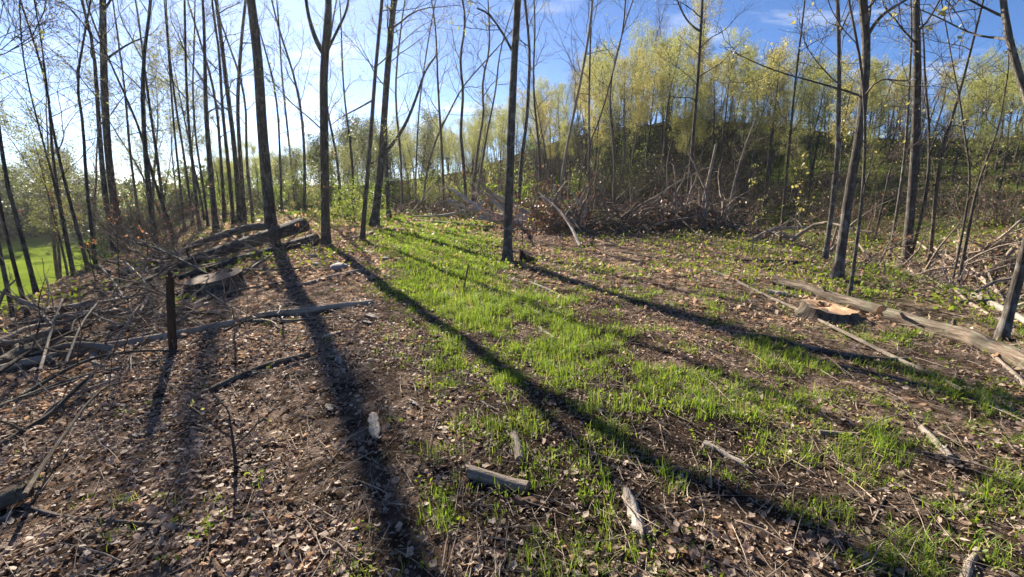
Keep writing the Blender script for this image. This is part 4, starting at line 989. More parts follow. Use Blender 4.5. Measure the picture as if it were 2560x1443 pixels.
# stumps
def stump(label, c, rad, h, tilt, barkm, cutm, jag=.06, S=28, group=None, hollow=False):
    c = np.asarray(c, float); o = c.copy()
    root = thing('tree_stump', label, 'stump', o, group)
    a = np.arange(S) * 2 * np.pi / S; ph = rng.random() * 6
    prof = 1 + .10 * np.cos(a * 3 + ph) + .06 * np.cos(a * 5 + ph * 2) + .02 * rng.normal(size=S)
    zs = np.array([-.2, -.02, .12, .3, .6, .85, 1.0]); fl = np.array([1.5, 1.38, 1.22, 1.10, 1.02, 1.0, 1.0])
    tx, ty = tilt; V = []; B = []
    for k, (zf, f) in enumerate(zip(zs, fl)):
        lob = prof * (1 + (f - 1) * (.7 + .6 * np.maximum(0, np.cos(a * 4 + ph))))
        x = np.cos(a) * rad * lob; y = np.sin(a) * rad * lob
        top = h + tx * np.cos(a) * rad + ty * np.sin(a) * rad + rng.normal(size=S) * .006
        z = np.where(zf < 0, zf, zf * top)
        V.append(np.stack([x, y, z], 1)); B.append(np.stack([np.cos(a) * rad, np.sin(a) * rad, z], 1))
    n = len(zs); j = np.arange(S)
    Q = np.concatenate([np.stack([k * S + j, k * S + (j + 1) % S, (k + 1) * S + (j + 1) % S, (k + 1) * S + j], 1) for k in range(n - 1)])
    link('bark', mk('bark', np.concatenate(V), Q, None, np.concatenate(B)), barkm, root)
    rim = V[-1]; cen = rim.mean(0); Vt = [cen[None]]; Bt = [np.zeros((1, 3))]; 
    fr = (.25, .5, .75, 1.0)
    for f in fr:
        ring = cen + (rim - cen) * f; ring = ring + np.stack([np.zeros(S), np.zeros(S), rng.normal(size=S) * .006 * (f < 1) + .002], 1)
        if hollow and f <= .5: ring[:, 2] -= np.where((np.cos(a - 1.6) > -.2), .05, 0)
        Vt.append(ring); Bt.append(np.stack([np.cos(a) * rad * f, np.sin(a) * rad * f, np.zeros(S)], 1))
    T = [np.stack([np.zeros(S, int), 1 + j, 1 + (j + 1) % S], 1)]; Qt = []
    for k in range(len(fr) - 1): Qt.append(np.stack([1 + k * S + j, 1 + (k + 1) * S + j, 1 + (k + 1) * S + (j + 1) % S, 1 + k * S + (j + 1) % S], 1))
    link('cut_face', mk('cut_face', np.concatenate(Vt), np.concatenate(Qt), np.concatenate(T), np.concatenate(Bt), False), cutm, root)
    # torn hinge splinters standing along the back of the cut
    for k in range(5):
        an = 1.57 + rng.normal() * .35; q = np.array([np.cos(an), np.sin(an), 0]) * rad * (.45 + .2 * rng.random()); q[2] = cen[2] - .01 + tx * q[0] + ty * q[1]
        sp = Acc(); d = np.array([rng.normal() * .3, rng.normal() * .2, 1]); hgt = jag * (.5 + rng.random())
        tubes(sp, np.array([q, q + d * hgt * .5, q + d * hgt]), np.array([rad * .13, rad * .09, .004]), 5, rough=.25)
        link('splinter', sp.mesh('splinter', smooth=False), M_ROT if k % 2 else cutm, root)
    return root
c = G(2092, 806); stump('freshly cut stump with orange-tan top in the right clearing', c + np.array([.05, .25, 0]), .285, .125, (-.10, .07), M_BARK_BROWN, M_CUT_FRESH, .03, hollow=True)
c = G(492, 742); stump('wide old stump with slanting pale top left of the big trunk shadow', c + np.array([.08, .38, 0]), .42, .25, (.14, .10), M_BARK_DARK, M_CUT_GREY, .05)
c = G(1440, 584); stump('small low stump with pinkish cut top in front of the brush row', c + np.array([0, .2, 0]), .36, .26, (-.08, .04), M_BARK_BROWN, M_CUT_FRESH, .05)
c = G(1312, 655); stump('low dark lump standing in for the shadow beside the lone track-side trunk', c + np.array([.06, .15, 0]), .17, .16, (-.5, .1), M_ROT, M_ROT, .03, S=16)  # solid dark lump modelled for the shadow at the trunk foot
c = G(2080, 815); n = 420; sx = c[0] + rng.normal(size=n) * .28; sy = c[1] + .1 + rng.normal(size=n) * .22
sd = Acc(); quads_leaf(sd, np.stack([sx, sy, H(sx, sy) + .012 + .01 * rng.random(n)], 1), .022, .7, .0)
SAWDUST = (sd, leafmat('sawdust_chip', [(.46, .30, .17), (.58, .40, .25), (.36, .22, .12)], .1))
# rotten post
c = G(432, 878)
Pp = np.array([c + [0, 0, -.1], c, PD(428, 800, c[1]), PD(424, 740, c[1] + .02), PD(425, 690, c[1])])
o = thing('rotten_post', 'thin rotten broken stem standing upright on the left litter', 'stump', c)
a = Acc(); tubes(a, resample(Pp, 14), np.linspace(.042, .034, 14), 9, rough=.10, cap=True); link('bark', a.mesh('bark', c), M_ROT, o)
for k in range(4):
    q = Pp[-1] + np.array([rng.normal() * .015, rng.normal() * .015, -.02]); sp = Acc()
    tubes(sp, np.array([q, q + [rng.normal() * .01, 0, .04], q + [rng.normal() * .02, 0, .06 + .06 * rng.random()]]), np.array([.014, .01, .002]), 5); link('splinter', sp.mesh('splinter', c), M_ROT, o)

# stones
def rock(label, px, py, w, sx=1.3, sz=.55):
    c = G(px, py); r = px_r(w, c); nu, nv = 14, 9
    V = []
    for i in range(nv):
        ph = math.pi * i / (nv - 1)
        for j in range(nu):
            t = 2 * math.pi * j / nu; d = np.array([math.sin(ph) * math.cos(t), math.sin(ph) * math.sin(t), math.cos(ph)])
            f = 1 + .28 * (fnoise(d[0] * 3 + px, d[1] * 3 + d[2] * 2, 1.6) - .5) + .05 * rng.normal() * (0 < i < nv - 1)
            V.append(d * f * r * np.array([sx, 1, sz]))
    V = np.array(V); V[:nu] = V[:nu].mean(0); V[-nu:] = V[-nu:].mean(0)
    j = np.arange(nu); Q = np.concatenate([np.stack([i * nu + j, (i + 1) * nu + j, (i + 1) * nu + (j + 1) % nu, i * nu + (j + 1) % nu], 1) for i in range(nv - 1)])
    ob = link('stone', mk('stone', V, Q), M_ROCK, None, c + [0, 0, r * sz * .35]); tag(ob, label, 'stone')
    ob.rotation_euler = (0, 0, rng.random() * 3)
rock('pinkish rounded stone in front of the forked trunk shadow', 848, 672, 40)
rock('small grey stone below the felled log ends', 784, 640, 15)
rock('small pale stone between felled logs and pinkish stone', 790, 662, 13)
rock('small grey stone in the track grass near the slender trunk', 965, 648, 15)
rock('flat pale stone left of the rotten post', 370, 772, 26, 1.6, .35)

# ------------------------------------------------------------------ fallen white tree at the head of the track
FD = 17.0
def flimb(pix, d0, d1, r0, r1, N=12):
    n = len(pix); P = np.array([PD(x, y, d0 + (d1 - d0) * i / (n - 1)) for i, (x, y) in enumerate(pix)])
    P[:, 2] = np.maximum(P[:, 2], H(P[:, 0], P[:, 1]) + r0)
    return resample(P, N), np.linspace(r0, r1, N)
c = G(1262, 556)
ft = thing('fallen_tree', 'fallen bleached tree with many bare branches left of the track-side trunk', 'fallen tree', c)
for k, (pix, d0, d1, r0, r1) in enumerate((([(1324, 552), (1290, 550), (1258, 548), (1229, 538), (1200, 525), (1193, 519), (1166, 499), (1139, 480)], 17, 17.5, .17, .04), ([(1195, 526), (1168, 524), (1162, 518), (1116, 497)], 17.3, 17, .06, .02), ([(1168, 524), (1133, 536), (1094, 540), (1033, 541)], 17.2, 17.8, .05, .02),
     ([(1193, 518), (1222, 497), (1229, 490)], 17.3, 17.6, .05, .02), ([(1264, 534), (1250, 518), (1235, 507), (1227, 489), (1177, 484)], 17.3, 18, .08, .03), ([(1198, 489), (1212, 462), (1197, 447)], 17.9, 18, .035, .015), ([(1324, 541), (1291, 522), (1262, 500), (1235, 488)], 17.6, 18.2, .13, .05), ([(1193, 543), (1222, 548), (1254, 557)], 16.8, 16.5, .06, .05), ([(1312, 560), (1281, 554), (1262, 556)], 16.5, 16.6, .10, .07), ([(1139, 480), (1110, 468), (1100, 478)], 17.5, 17.6, .04, .015), ([(1116, 500), (1150, 524), (1180, 545)], 17, 16.9, .03, .02), ([(1180, 452), (1195, 478), (1198, 489)], 18, 17.9, .02, .03))):
    P, R = flimb(pix, d0, d1, r0, r1); R = R * 1.35; a = Acc(); tubes(a, P, R, 8, rough=.05, cap=True)
    link('trunk' if k == 0 else 'branch', a.mesh('branch', c), M_DEADWOOD, ft)
    if r1 < .05:
        p2, d2, r2, t2 = spawn(P[None], R[None], 6, .3, 1, 30, 70, .1); B2 = grow(p2, d2, .3 + .7 * rng.random(6), 5, .2, .02)
        a = Acc(); tubes(a, B2, taper(r2 * .5, 5, .004), 4); link('twigs', a.mesh('twigs', c), M_BRUSH_PALE, ft, kind='stuff')
glog('long_pole', 'long straight pole lying across the head of the track', 'branch', [(1031, 551), (1135, 560), (1239, 569), (1353, 582)], 6, 5, M_BARK_GREY, N=20, S=8)
log('leaning_pole', 'bleached pole leaning from the clearing up into the brush row', 'branch', np.array([G(1451, 618), PD(1428, 561, 12.6), PD(1395, 524, 13.6), PD(1343, 480, 14.6)]), .055, .025, M_DEADWOOD, N=16, S=8, twigs=5)
log('crooked_branch', 'bright crooked S-shaped branch standing over the small stump', 'branch', np.array([PD(1447, 568, 14.6), PD(1464, 532, 14.6), PD(1466, 520, 14.6), PD(1453, 514, 14.6), PD(1440, 495, 14.6), PD(1428, 482, 14.6)]), .055, .025, M_DEADWOOD, N=16, S=8, twigs=1)

# ------------------------------------------------------------------ brush piles
def brush(label, px, py, rad, h, n, m, leafm=None, nleaf=0, dist=None, sticks=14, group=None, length=(.8, 2.2), name='brush_pile', rthick=.028, upturn=1.0):
    c = G(px, py) if dist is None else PD(px, py, dist); c[2] = float(H(c[0], c[1]))
    root = thing(name, label, 'brush pile', c, group)
    ang = rng.random(n) * 6.28; rr_ = rad * np.sqrt(rng.random(n))
    s0 = np.stack([c[0] + np.cos(ang) * rr_ * 1.2, c[1] + np.sin(ang) * rr_ * .7, np.zeros(n)], 1)
    s0[:, 2] = H(s0[:, 0], s0[:, 1]) + h * rng.random(n) ** 1.6 * .75 * (1 - .6 * rr_ / rad)
    lead = nrm(rng.normal(size=3)); d = rng.normal(size=(n, 3)) + lead * .9 * rng.choice([-1, 1], n)[:, None]; d[:, 2] = d[:, 2] * .5 + .28
    L = length[0] + (length[1] - length[0]) * rng.random(n) ** 2
    B = grow(s0, d, L, 8, .17, -.035)
    gz_ = H(B[..., 0], B[..., 1]); B[..., 2] = np.maximum(B[..., 2], gz_ + .02)
    R = taper(rthick * (.35 + .9 * rng.random(n) ** 2), 8, .004)
    big = np.argsort(-R[:, 0])[:sticks]
    du = rng.normal(size=(sticks, 3)) + lead * .6; du[:, 2] = (np.abs(du[:, 2]) * .6 + .35 * h) * upturn
    B[big] = grow(s0[big], du, (.7 + .9 * rng.random(sticks)) * (.5 + h), 8, .2, -.05); B[..., 2] = np.maximum(B[..., 2], H(B[..., 0], B[..., 1]) + .02)
    sm = np.setdiff1d(np.arange(n), big)
    for k in big:
        a = Acc(); tubes(a, B[k], R[k] * 1.7, 6); link('branch', a.mesh('branch', c), M_BARK_PALE if rng.random() < .5 else m, root)
    tw = Acc(); tubes(tw, B[sm], R[sm], 4)
    p2, d2, r2, t2 = spawn(B, R, 4, .2, 1, 25, 70, .05); B2 = grow(p2, d2, .2 + .5 * rng.random(len(p2)), 5, .2, -.01); tubes(tw, B2, taper(np.maximum(r2 * .55, .003), 5, .0018), 3)
    link('twig_tangle', tw.mesh('twig_tangle', c), m, root, kind='stuff')
    if nleaf:
        lf = Acc(); tp = np.concatenate([B2.reshape(-1, 3), B[:, 2:].reshape(-1, 3)]); quads_leaf(lf, tp[rng.integers(0, len(tp), nleaf)] + rng.normal(size=(nleaf, 3)) * .05, .09, .6, .5)
        link('dead_leaves', lf.mesh('dead_leaves', c, False), leafm, root, kind='stuff')
    return root
brush('reddish brush heap behind the fallen bleached tree, left end of the row', 1090, 545, 2.2, 1.1, 110, M_BRUSH, M_DEADCLUMP, 300, dist=22.5)
brush('brush heap directly behind the fallen bleached tree', 1210, 540, 2.2, 1.3, 110, M_BRUSH, M_DEADCLUMP, 300, dist=22)
brush('brush heap hung with rust-brown dead leaves beside the leaning pole', 1362, 560, 1.1, 1.5, 130, M_BRUSH, M_DEADCLUMP, 2200, dist=15.2)
brush('low brush heap behind the small pinkish stump', 1500, 575, 1.2, 1.3, 150, M_BRUSH, M_DEADCLUMP, 300, dist=15.0)
brush('brush heap in the middle of the row under the dark hillside', 1600, 575, 1.35, 1.0, 160, M_BRUSH, M_DEADCLUMP, 300, dist=15.8)
brush('dense brush heap just left of the broken snag', 1695, 575, 1.3, 1.7, 160, M_BRUSH, M_DEADCLUMP, 350, dist=15.6)
brush('brush heap with pale sticks right of the broken snag', 1800, 575, 1.3, 1.2, 160, M_BRUSH, M_DEADCLUMP, 300, dist=15.4)
brush('brush heap behind the arched pale branch', 1960, 575, 1.3, 1.2, 150, M_BRUSH, M_DEADCLUMP, 700, dist=14.2)
brush('brown brush heap behind the thickest right-hand trunk', 2150, 590, 1.5, 1.1, 150, M_BRUSH_PALE, M_DEADCLUMP, 800, dist=11.5)
brush('brush heap of dead leaves between the thin grey stem and gully-edge trunk', 2215, 560, 1.3, 1.4, 140, M_BRUSH_PALE, M_DEADCLUMP, 1000, dist=12.2)
brush('pale tangled slash filling the gully right of the gully-edge trunk', 2370, 650, 1.5, .9, 180, M_BRUSH_PALE, M_LITTER, 1200, dist=9.6)
brush('pale tangled slash lower in the gully near the right edge', 2470, 680, 1.3, .8, 170, M_BRUSH_PALE, M_LITTER, 1000, dist=8.6)
brush('tangled slash heap up the far side of the gully', 2480, 560, 1.5, 1.1, 150, M_BRUSH_PALE, M_LITTER, 900, dist=13)
brush('dark twig tangle at the foot of the left bank stand', 400, 670, 1.1, .4, 34, M_BRUSH, None, 0, upturn=.22)
brush('dark twig tangle left of the wide old stump', 300, 765, .9, .3, 32, M_BRUSH, None, 0, upturn=.22, length=(.6, 1.6))
brush('loose twig tangle at the left picture edge above the long log', 150, 880, .8, .25, 28, M_BRUSH, None, 0, upturn=.22, length=(.5, 1.4))
brush('twig tangle between the rotten post and the wide old stump', 360, 800, .8, .35, 32, M_BRUSH, None, 0, upturn=.22, length=(.4, 1.3), rthick=.013)
brush('thin twig tangle lying across the litter right of the rotten post', 560, 800, .8, .2, 40, M_BRUSH, None, 0, upturn=.22, length=(.4, 1.3), rthick=.011)
brush('twig tangle under the felled logs', 600, 640, 1.6, .4, 45, M_BRUSH, None, 0, length=(.5, 1.6), rthick=.015)

# saplings with young red leaves
def sapling(label, pix, leafm, n=6, leaves=60, size=.06, dist=None):
    b = G(*pix[0]) if dist is None else PD(*pix[0], dist); b[2] = float(H(b[0], b[1])); D = b[1]
    pts = [b] + [PD(x, y, D + rng.normal() * .05) for x, y in pix[1:]]
    P = resample(np.array(pts), 12); R = np.linspace(.012, .004, 12)
    root = thing('sapling', label, 'sapling', b)
    a = Acc(); tubes(a, P, R, 6); link('stem', a.mesh('stem', b), M_TWIG, root)
    B1, R1, tw, lf = crown(P, R, n, .2, 1, .5, n2=3, n3=0, leaves=leaves, leafsize=size, leafspread=.03, droop=.8)
    tubes(tw, B1, np.maximum(R1, .003), 4); link('twigs', tw.mesh('twigs', b), M_TWIG, root, kind='stuff'); link('foliage', lf.mesh('foliage', b, False), leafm, root, kind='stuff')
sapling('sapling with orange young leaves in front of the left bank stand', [(300, 720), (295, 640), (290, 560), (300, 490)], M_ORANGE, 7, 34, .045)
sapling('small orange-leaved sapling at the foot of the left bank', [(240, 705), (225, 650), (215, 600)], M_ORANGE, 6, 24, .045)
sapling('low orange-leaved sprig by the forked left bank trunk', [(372, 655), (368, 620), (365, 585)], M_ORANGE, 6, 20, .055)
sapling('orange-leaved sapling growing against the forked trunk by the log ends', [(822, 620), (800, 520), (818, 430), (810, 330)], M_ORANGE, 8, 34, .06, dist=11.5)
sapling('red-leaved shoot between the two log ends', [(770, 620), (755, 560), (748, 520)], M_ORANGE, 5, 18, .06)
sapling('thin straight whip right of the lone track-side trunk', [(1306, 625), (1307, 560), (1306, 500)], M_SPRING, 4, 20, .05)
sapling('second thin whip further right of the lone track-side trunk', [(1331, 620), (1331, 560), (1330, 530)], M_SPRING, 3, 16, .05)
sapling('yellow-leaved sapling between the slim and thick right-hand trunks', [(1985, 590), (1992, 520), (2002, 450), (2010, 390)], M_SPRING_GOLD, 10, 120, .07, dist=11)
sapling('thin green-budded whip at the back right clearing', [(1880, 640), (1885, 560), (1882, 470), (1880, 400)], M_SPRING, 6, 60, .05)
sapling('thin bare shoot in the lower left litter', [(590, 1165), (582, 1100), (572, 1030)], M_SPRING, 3, 5, .03)

# ------------------------------------------------------------------ ground litter, grass, herbs
def in_view(x, y, pad=1.15, more=.9):
    return (y > .6) & (np.abs(x) < (y * math.cos(PITCH) + CAM_H * math.sin(PITCH)) * 1280 / FPX * pad + more)
def scatter(n, r0, r1, power=1.0):
    u = rng.random(n); r = (r0 ** power + (r1 ** power - r0 ** power) * u) ** (1 / power)
    th = np.radians(rng.uniform(-68, 68, n)); return r * np.sin(th), r * np.cos(th)
def leaf_templates():
    out = []
    for k in range(6):
        n = 10; t = np.linspace(0, 1, n // 2 + 1)
        lob = 1 + (.38 if k < 3 else .12) * np.cos(t * np.pi * (5 + k % 3))
        w = np.sin(np.pi * np.clip(t * .93 + .04, 0, 1)) ** .8 * (.30 + .07 * (k % 3)) * lob
        mid = np.stack([np.zeros_like(t), t - .5, np.zeros_like(t)], 1)
        fold = rng.uniform(-.1, .45); curl = rng.uniform(-.7, .8)
        def bend(V):
            V = V.copy(); V[:, 2] += fold * np.abs(V[:, 0]) + curl * V[:, 1] ** 2 * .8 + .05 * rng.normal(size=len(V)); return V
        Lf = bend(np.stack([-w, t - .5 + .05 * np.cos(t * 20), np.zeros_like(t)], 1)); Rt = bend(np.stack([w, t - .5 + .05 * np.sin(t * 20), np.zeros_like(t)], 1)); Md = bend(mid)
        V = np.concatenate([Lf, Md, Rt]); m = len(t); q = []
        for i in range(m - 1):
            q.append([i, m + i, m + i + 1, i + 1]); q.append([m + i, 2 * m + i, 2 * m + i + 1, m + i + 1])
        out.append((V, np.array(q)))
    return out
LT = leaf_templates()
def mid_templates():
    out = []
    for k in range(6):
        V = np.array([[0, -.5, 0], [-.22, -.28, .05], [-.34, .08, .10], [-.16, .30, .05], [.02, .5, 0], [.2, .26, .06], [.33, .02, .10], [.2, -.3, .05], [0, -.1, -.02], [0, .22, 0]])
        V = V * np.array([.75 + .12 * (k % 3), 1, .4 + .35 * k / 5]) + rng.normal(size=V.shape) * np.array([.05, .05, .05])
        V[:, 2] += rng.uniform(-.5, .6) * V[:, 1] ** 2
        out.append((V, np.array([[0, 8, 1], [1, 8, 2], [2, 8, 9], [2, 9, 3], [3, 9, 4], [4, 9, 5], [5, 9, 6], [6, 9, 8], [6, 8, 7], [7, 8, 0]])[:, ::-1]))
    return out
def simple_templates():
    out = []
    for k in range(4):
        V = np.array([[0, -.5, 0], [-.3, 0, .14], [0, .02, 0], [.3, .03, .16], [0, .5, .08 * (k - 1)]]) + rng.normal(size=(5, 3)) * .05
        out.append((V, np.array([[0, 2, 1], [0, 3, 2], [1, 2, 4], [2, 3, 4]])))
    return out
ST = simple_templates(); MT = mid_templates()
def rotm(rz, tx, ty):
    cz, sz, cx, sx, cyy, sy = np.cos(rz), np.sin(rz), np.cos(tx), np.sin(tx), np.cos(ty), np.sin(ty)
    M_ = np.empty((len(rz), 3, 3))
    M_[:, 0, 0] = cz * cyy; M_[:, 0, 1] = cz * sy * sx - sz * cx; M_[:, 0, 2] = cz * sy * cx + sz * sx
    M_[:, 1, 0] = sz * cyy; M_[:, 1, 1] = sz * sy * sx + cz * cx; M_[:, 1, 2] = sz * sy * cx - cz * sx
    M_[:, 2, 0] = -sy; M_[:, 2, 1] = cyy * sx; M_[:, 2, 2] = cyy * cx
    return M_
def put(acc, temps, x, y, size, tilt, lift, quad):
    n = len(x); z = H(x, y) + lift * rng.random(n); which = rng.integers(0, len(temps), n)
    Mr = rotm(rng.random(n) * 6.28, rng.normal(size=n) * tilt, rng.normal(size=n) * tilt)
    for k, (V, F) in enumerate(temps):
        i = np.where(which == k)[0]
        if len(i) == 0: continue
        W = np.einsum('nij,vj->nvi', Mr[i], V) * size[i, None, None] + np.stack([x[i], y[i], z[i] + size[i] * .10], 1)[:, None, :]
        Fq = (F[None] + (np.arange(len(i)) * len(V))[:, None, None]).reshape(-1, F.shape[1])
        acc.add(W.reshape(-1, 3), Fq if quad else None, None if quad else Fq)
def litter_density(x, y):
    n = fnoise(x + 11, y - 4, 1.2)
    d = (1 - .8 * path_mask(x, y) * sstep(3, 6, y)) * (1 - .93 * bare_mask(x, y)) * (.18 + 1.0 * sstep(.36, .62, n))
    return np.clip(d * (1 + .3 * (x < -.8)), 0, 1)
leaf_meshes = []
for V, F in LT:
    leaf_meshes.append(mk('leaf', V, F, None, None, False))
la = Acc()
x, y = scatter(92000, 1.1, 6.5, 1.5)
k = in_view(x, y) & (rng.random(len(x)) < litter_density(x, y) * .85); x, y = x[k], y[k]
sz = .011 + .042 * rng.random(len(x)) ** 2.1
# the leaves that show largest lie nearest: they are pieces of their own
score = sz / np.hypot(np.hypot(x, y), CAM_H); vis = in_view(x, y, .97, 0) & (np.hypot(x, y) > 1.75)
top = np.argsort(-(score * vis))[:300]
rest = np.setdiff1d(np.arange(len(x)), top)
nr = rest[np.hypot(x[rest], y[rest]) < 2.4]; fr_ = rest[np.hypot(x[rest], y[rest]) >= 2.4]
put(la, LT, x[nr], y[nr], sz[nr], .42, .016, True)
md = fr_[np.hypot(x[fr_], y[fr_]) < 4.6]; fr_ = fr_[np.hypot(x[fr_], y[fr_]) >= 4.6]
put(la, MT, x[md], y[md], sz[md] * 1.1, .4, .016, False)
put(la, ST, x[fr_], y[fr_], sz[fr_] * 1.2, .4, .016, False)
for i in top:
    o = bpy.data.objects.new('leaf', leaf_meshes[i % 6]); COL.objects.link(o); o.parent = ground
    if not leaf_meshes[i % 6].materials: leaf_meshes[i % 6].materials.append(M_LITTER)
    o.location = (x[i], y[i], float(H(x[i], y[i])) + .012 + sz[i] * .1); o.scale = (sz[i],) * 3; o.rotation_euler = (rng.normal() * .35, rng.normal() * .35, rng.random() * 6.28)
la2 = Acc()
x, y = scatter(62000, 6.0, 24, 1.35)
k = in_view(x, y) & (rng.random(len(x)) < litter_density(x, y) * .8); x, y = x[k], y[k]
put(la2, ST, x, y, .045 + .06 * rng.random(len(x)), .6, .03, False)
for A in (la,): link('leaf_litter', A.mesh('leaf_litter', smooth=False), M_LITTER, ground, kind='stuff')
link('leaf_litter', la2.mesh('leaf_litter', smooth=False), M_LITTER, ground, kind='stuff')
# wood chips and crumbs on the bare soil
ch = Acc()
x, y = scatter(80000, 1.2, 7.0, 1.4); k = in_view(x, y) & (rng.random(len(x)) < .55 + .45 * bare_mask(x, y)); x, y = x[k], y[k]
CT = [(V * np.array([.7, 1.3, 1.2]), F) for V, F in ST]
put(ch, CT, x, y, .009 + .026 * rng.random(len(x)) ** 2, .35, .014, False)
link('wood_chips', ch.mesh('wood_chips', smooth=False), M_CHIP, ground, kind='stuff')
link('sawdust', SAWDUST[0].mesh('sawdust', smooth=False), SAWDUST[1], ground, kind='stuff')
# thin twigs everywhere
tw = Acc()
x, y = scatter(9000, 1.3, 14, 1.3); k = in_view(x, y); x, y = x[k], y[k]; n = len(x)
d = rng.normal(size=(n, 3)); d[:, 2] *= .12
s0 = np.stack([x, y, H(x, y) + .02], 1); B = grow(s0, d, .08 + .5 * rng.random(n) ** 2.5, 5, .14, 0)
B[..., 2] = np.maximum(H(B[..., 0], B[..., 1]) + .012, B[..., 2] * .5 + .5 * (H(B[..., 0], B[..., 1]) + .02))
tubes(tw, B, taper(.0016 + .0035 * rng.random(n) ** 2, 5, .001), 4)
link('twig_litter', tw.mesh('twig_litter'), M_BRUSH_PALE, ground, kind='stuff')

def blades(acc, x, y, L, w, bend, seg):
    n = len(x); z = H(x, y) - .005
    az = rng.random(n) * 6.28; dx, dy = np.cos(az), np.sin(az); sx, sy = -dy, dx
    V = []
    for i in range(seg + 1):
        t = i / seg
        h = L * (t - .32 * bend * t * t); o_ = L * bend * t * t * .75
        cxp = x + dx * o_; cyp = y + dy * o_; czp = z + h
        if i < seg:
            ww = w * (1 - .55 * t) * .5
            V.append(np.stack([cxp - sx * ww, cyp - sy * ww, czp], 1)); V.append(np.stack([cxp + sx * ww, cyp + sy * ww, czp], 1))
        else: V.append(np.stack([cxp, cyp, czp], 1))
    V = np.stack(V, 1); nv = V.shape[1]; b = (np.arange(n) * nv)[:, None]
    Q = np.concatenate([b + np.array([[2 * i, 2 * i + 1, 2 * i + 3, 2 * i + 2]]) for i in range(seg - 1)]) if seg > 1 else None
    T = b + np.array([[2 * seg - 2, 2 * seg - 1, 2 * seg]])
    acc.add(V.reshape(-1, 3), Q, T)
def grass_obj(label, ntry, r0, r1, power, per, L0, L1, w, spread, seg, gain):
    x, y = scatter(ntry, r0, r1, power)
    g = grass_mask(x, y); k = in_view(x, y) & (rng.random(len(x)) < g * gain); x, y = x[k], y[k]; g = g[k]
    m = (per * (.5 + .9 * rng.random(len(x))) * (.55 + .6 * g)).astype(int) + 2
    X = np.repeat(x, m) + rng.normal(size=m.sum()) * spread; Y = np.repeat(y, m) + rng.normal(size=m.sum()) * spread
    tl = np.repeat(L0 + (L1 - L0) * rng.random(len(x)) ** 1.5 * (.5 + .6 * g), m) * (.5 + .6 * rng.random(m.sum()))
    a = Acc(); blades(a, X, Y, tl, w * (.7 + .6 * rng.random(len(X))), .15 + .95 * rng.random(len(X)), seg)
    o = link('grass', a.mesh('grass', smooth=False), M_GRASS); tag(o, label, 'grass', kind='stuff'); return len(X)
nb = [grass_obj('young green grass tufts in the foreground soil', 26000, 1.2, 6.5, 1.4, 12, .03, .20, .0042, .028, 3, .85),
      grass_obj('bright green grass growing along the track', 60000, 6.0, 27, 1.3, 9, .05, .15, .011, .06, 2, 1.0)]
hb = Acc()
x, y = scatter(15000, 1.5, 8, 1.4); g = np.clip(grass_mask(x, y) + .25 * sstep(.5, .7, fnoise(x, y, .7)) * (x > -.8), 0, 1); k = in_view(x, y) & (rng.random(len(x)) < g * .6); x, y = x[k], y[k]
m = 7; X = np.repeat(x, m) + rng.normal(size=len(x) * m) * .02; Y = np.repeat(y, m) + rng.normal(size=len(x) * m) * .02
quads_leaf(hb, np.stack([X, Y, H(X, Y) + .01 + .03 * rng.random(len(X))], 1), .026, .6, -.2)
tag(link('low_herbs', hb.mesh('low_herbs', smooth=False), M_HERB), 'tiny yellow-green weeds creeping over the soil and litter', 'weeds', kind='stuff')
hb = Acc()
x, y = scatter(26000, 8, 24, 1.4); g = .25 * sstep(.45, .65, fnoise(x, y, 1.4)) + .25 * sstep(3, 6, x); k = in_view(x, y) & (rng.random(len(x)) < g); x, y = x[k], y[k]
m = 4; X = np.repeat(x, m) + rng.normal(size=len(x) * m) * .08; Y = np.repeat(y, m) + rng.normal(size=len(x) * m) * .08
quads_leaf(hb, np.stack([X, Y, H(X, Y) + .02 + .10 * rng.random(len(X))], 1), .07, .55, -.3)
tag(link('low_herbs', hb.mesh('low_herbs', smooth=False), M_HERB), 'sparse low weeds over the back of the clearing', 'weeds', kind='stuff')
hb = Acc()
x, y = scatter(70000, 17, 66, 1.4); thd = np.degrees(np.arctan2(x, y)); g = .5 * sstep(.42, .62, fnoise(x, y, 3.0)) * (thd > -34) + .4 * (thd > 30) * sstep(.35, .6, fnoise(x, y, 2.0)); k = rng.random(len(x)) < g; x, y = x[k], y[k]
sun_side = (np.degrees(np.arctan2(x, y)) > 29)
h2 = Acc(); xs, ys = x[sun_side], y[sun_side]; quads_leaf(h2, np.stack([xs, ys, H(xs, ys) + .02 + .3 * rng.random(len(xs)) ** 2], 1), .13, .6, -.2)
tag(link('undergrowth', h2.mesh('undergrowth', smooth=False), M_HERB), 'yellow-green herbs covering the sunlit slope beyond the gully', 'undergrowth', kind='stuff')
x, y = x[~sun_side], y[~sun_side]
quads_leaf(hb, np.stack([x, y, H(x, y) + .02 + .4 * rng.random(len(x)) ** 2], 1), .13, .6, -.2)
tag(link('undergrowth', hb.mesh('undergrowth', smooth=False), M_DENSE), 'green spring undergrowth covering the floor of the woods', 'undergrowth', kind='stuff')
hb = Acc()
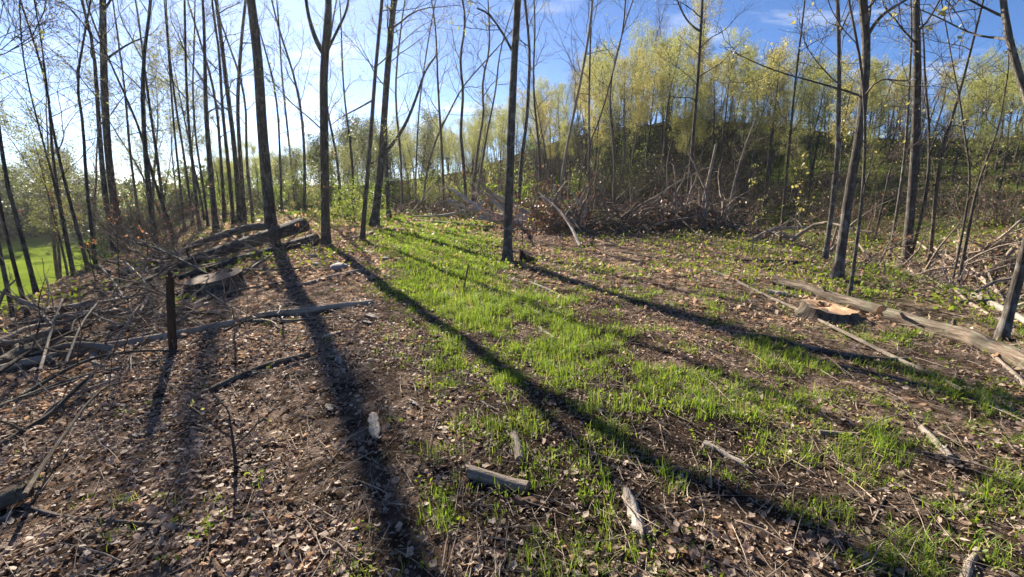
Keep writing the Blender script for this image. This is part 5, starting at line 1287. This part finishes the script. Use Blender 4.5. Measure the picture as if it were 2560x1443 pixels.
x, y = scatter(30000, 14, 50, 1.2); thd = np.degrees(np.arctan2(x, y)); k = (thd > -34) & (rng.random(len(x)) < .6 * sstep(34, 20, np.hypot(x, y)) + .5 * (thd > 33)); x, y = x[k], y[k]
quads_leaf(hb, np.stack([x, y, H(x, y) + .02 + .1 * rng.random(len(x))], 1), .13, .7, -.1)
link('leaf_litter', hb.mesh('leaf_litter', smooth=False), M_LITTER, ground, kind='stuff')
# ------------------------------------------------------------------ tell look-alikes apart by their order from left to right
by = {}
for o in bpy.data.objects:
    if o.parent is None and 'label' in o and 'category' in o: by.setdefault(o['label'], []).append(o)
ORD = ['leftmost', 'second', 'third', 'fourth', 'fifth', 'sixth', 'seventh', 'eighth', 'ninth', 'tenth', 'eleventh', 'twelfth', 'thirteenth', 'fourteenth', 'fifteenth', 'sixteenth', 'seventeenth', 'eighteenth', 'nineteenth', 'twentieth']
for lab, obs in by.items():
    if len(obs) < 2: continue
    obs.sort(key=lambda o: o.location.x / max(.1, o.location.y))
    for i, o in enumerate(obs):
        w = ORD[min(i, 19)] + (' from left' if i else '')
        if i == len(obs) - 1: w = 'rightmost'
        t = f'{lab}, {w}'
        for cut in (' in the woods', ' on the hill', ' down the bank', 'still ', ' along the green field', ' slender', ' leafed', '-leaved'):
            if len(t.split()) > 16: t = t.replace(cut, '')
        o['label'] = t
# ------------------------------------------------------------------ thin sunlit haze in the air
HB = (-260.0, 260.0, -60.0, 290.0, -12.0, 34.0)
hv = np.array([[x_, y_, z_] for z_ in HB[4:6] for y_ in HB[2:4] for x_ in HB[0:2]])
hq = np.array([[0, 2, 3, 1], [4, 5, 7, 6], [0, 1, 5, 4], [2, 6, 7, 3], [0, 4, 6, 2], [1, 3, 7, 5]])
m, N, L, out = newmat('haze_air')
pv = N.new('ShaderNodeVolumePrincipled'); pv.inputs['Color'].default_value = (.93, .96, 1, 1); pv.inputs['Density'].default_value = .0003; pv.inputs['Anisotropy'].default_value = .6
L.new(pv.outputs[0], out.inputs['Volume'])
link('haze', mk('haze', hv, hq, None, None, False), m, kind='stuff')
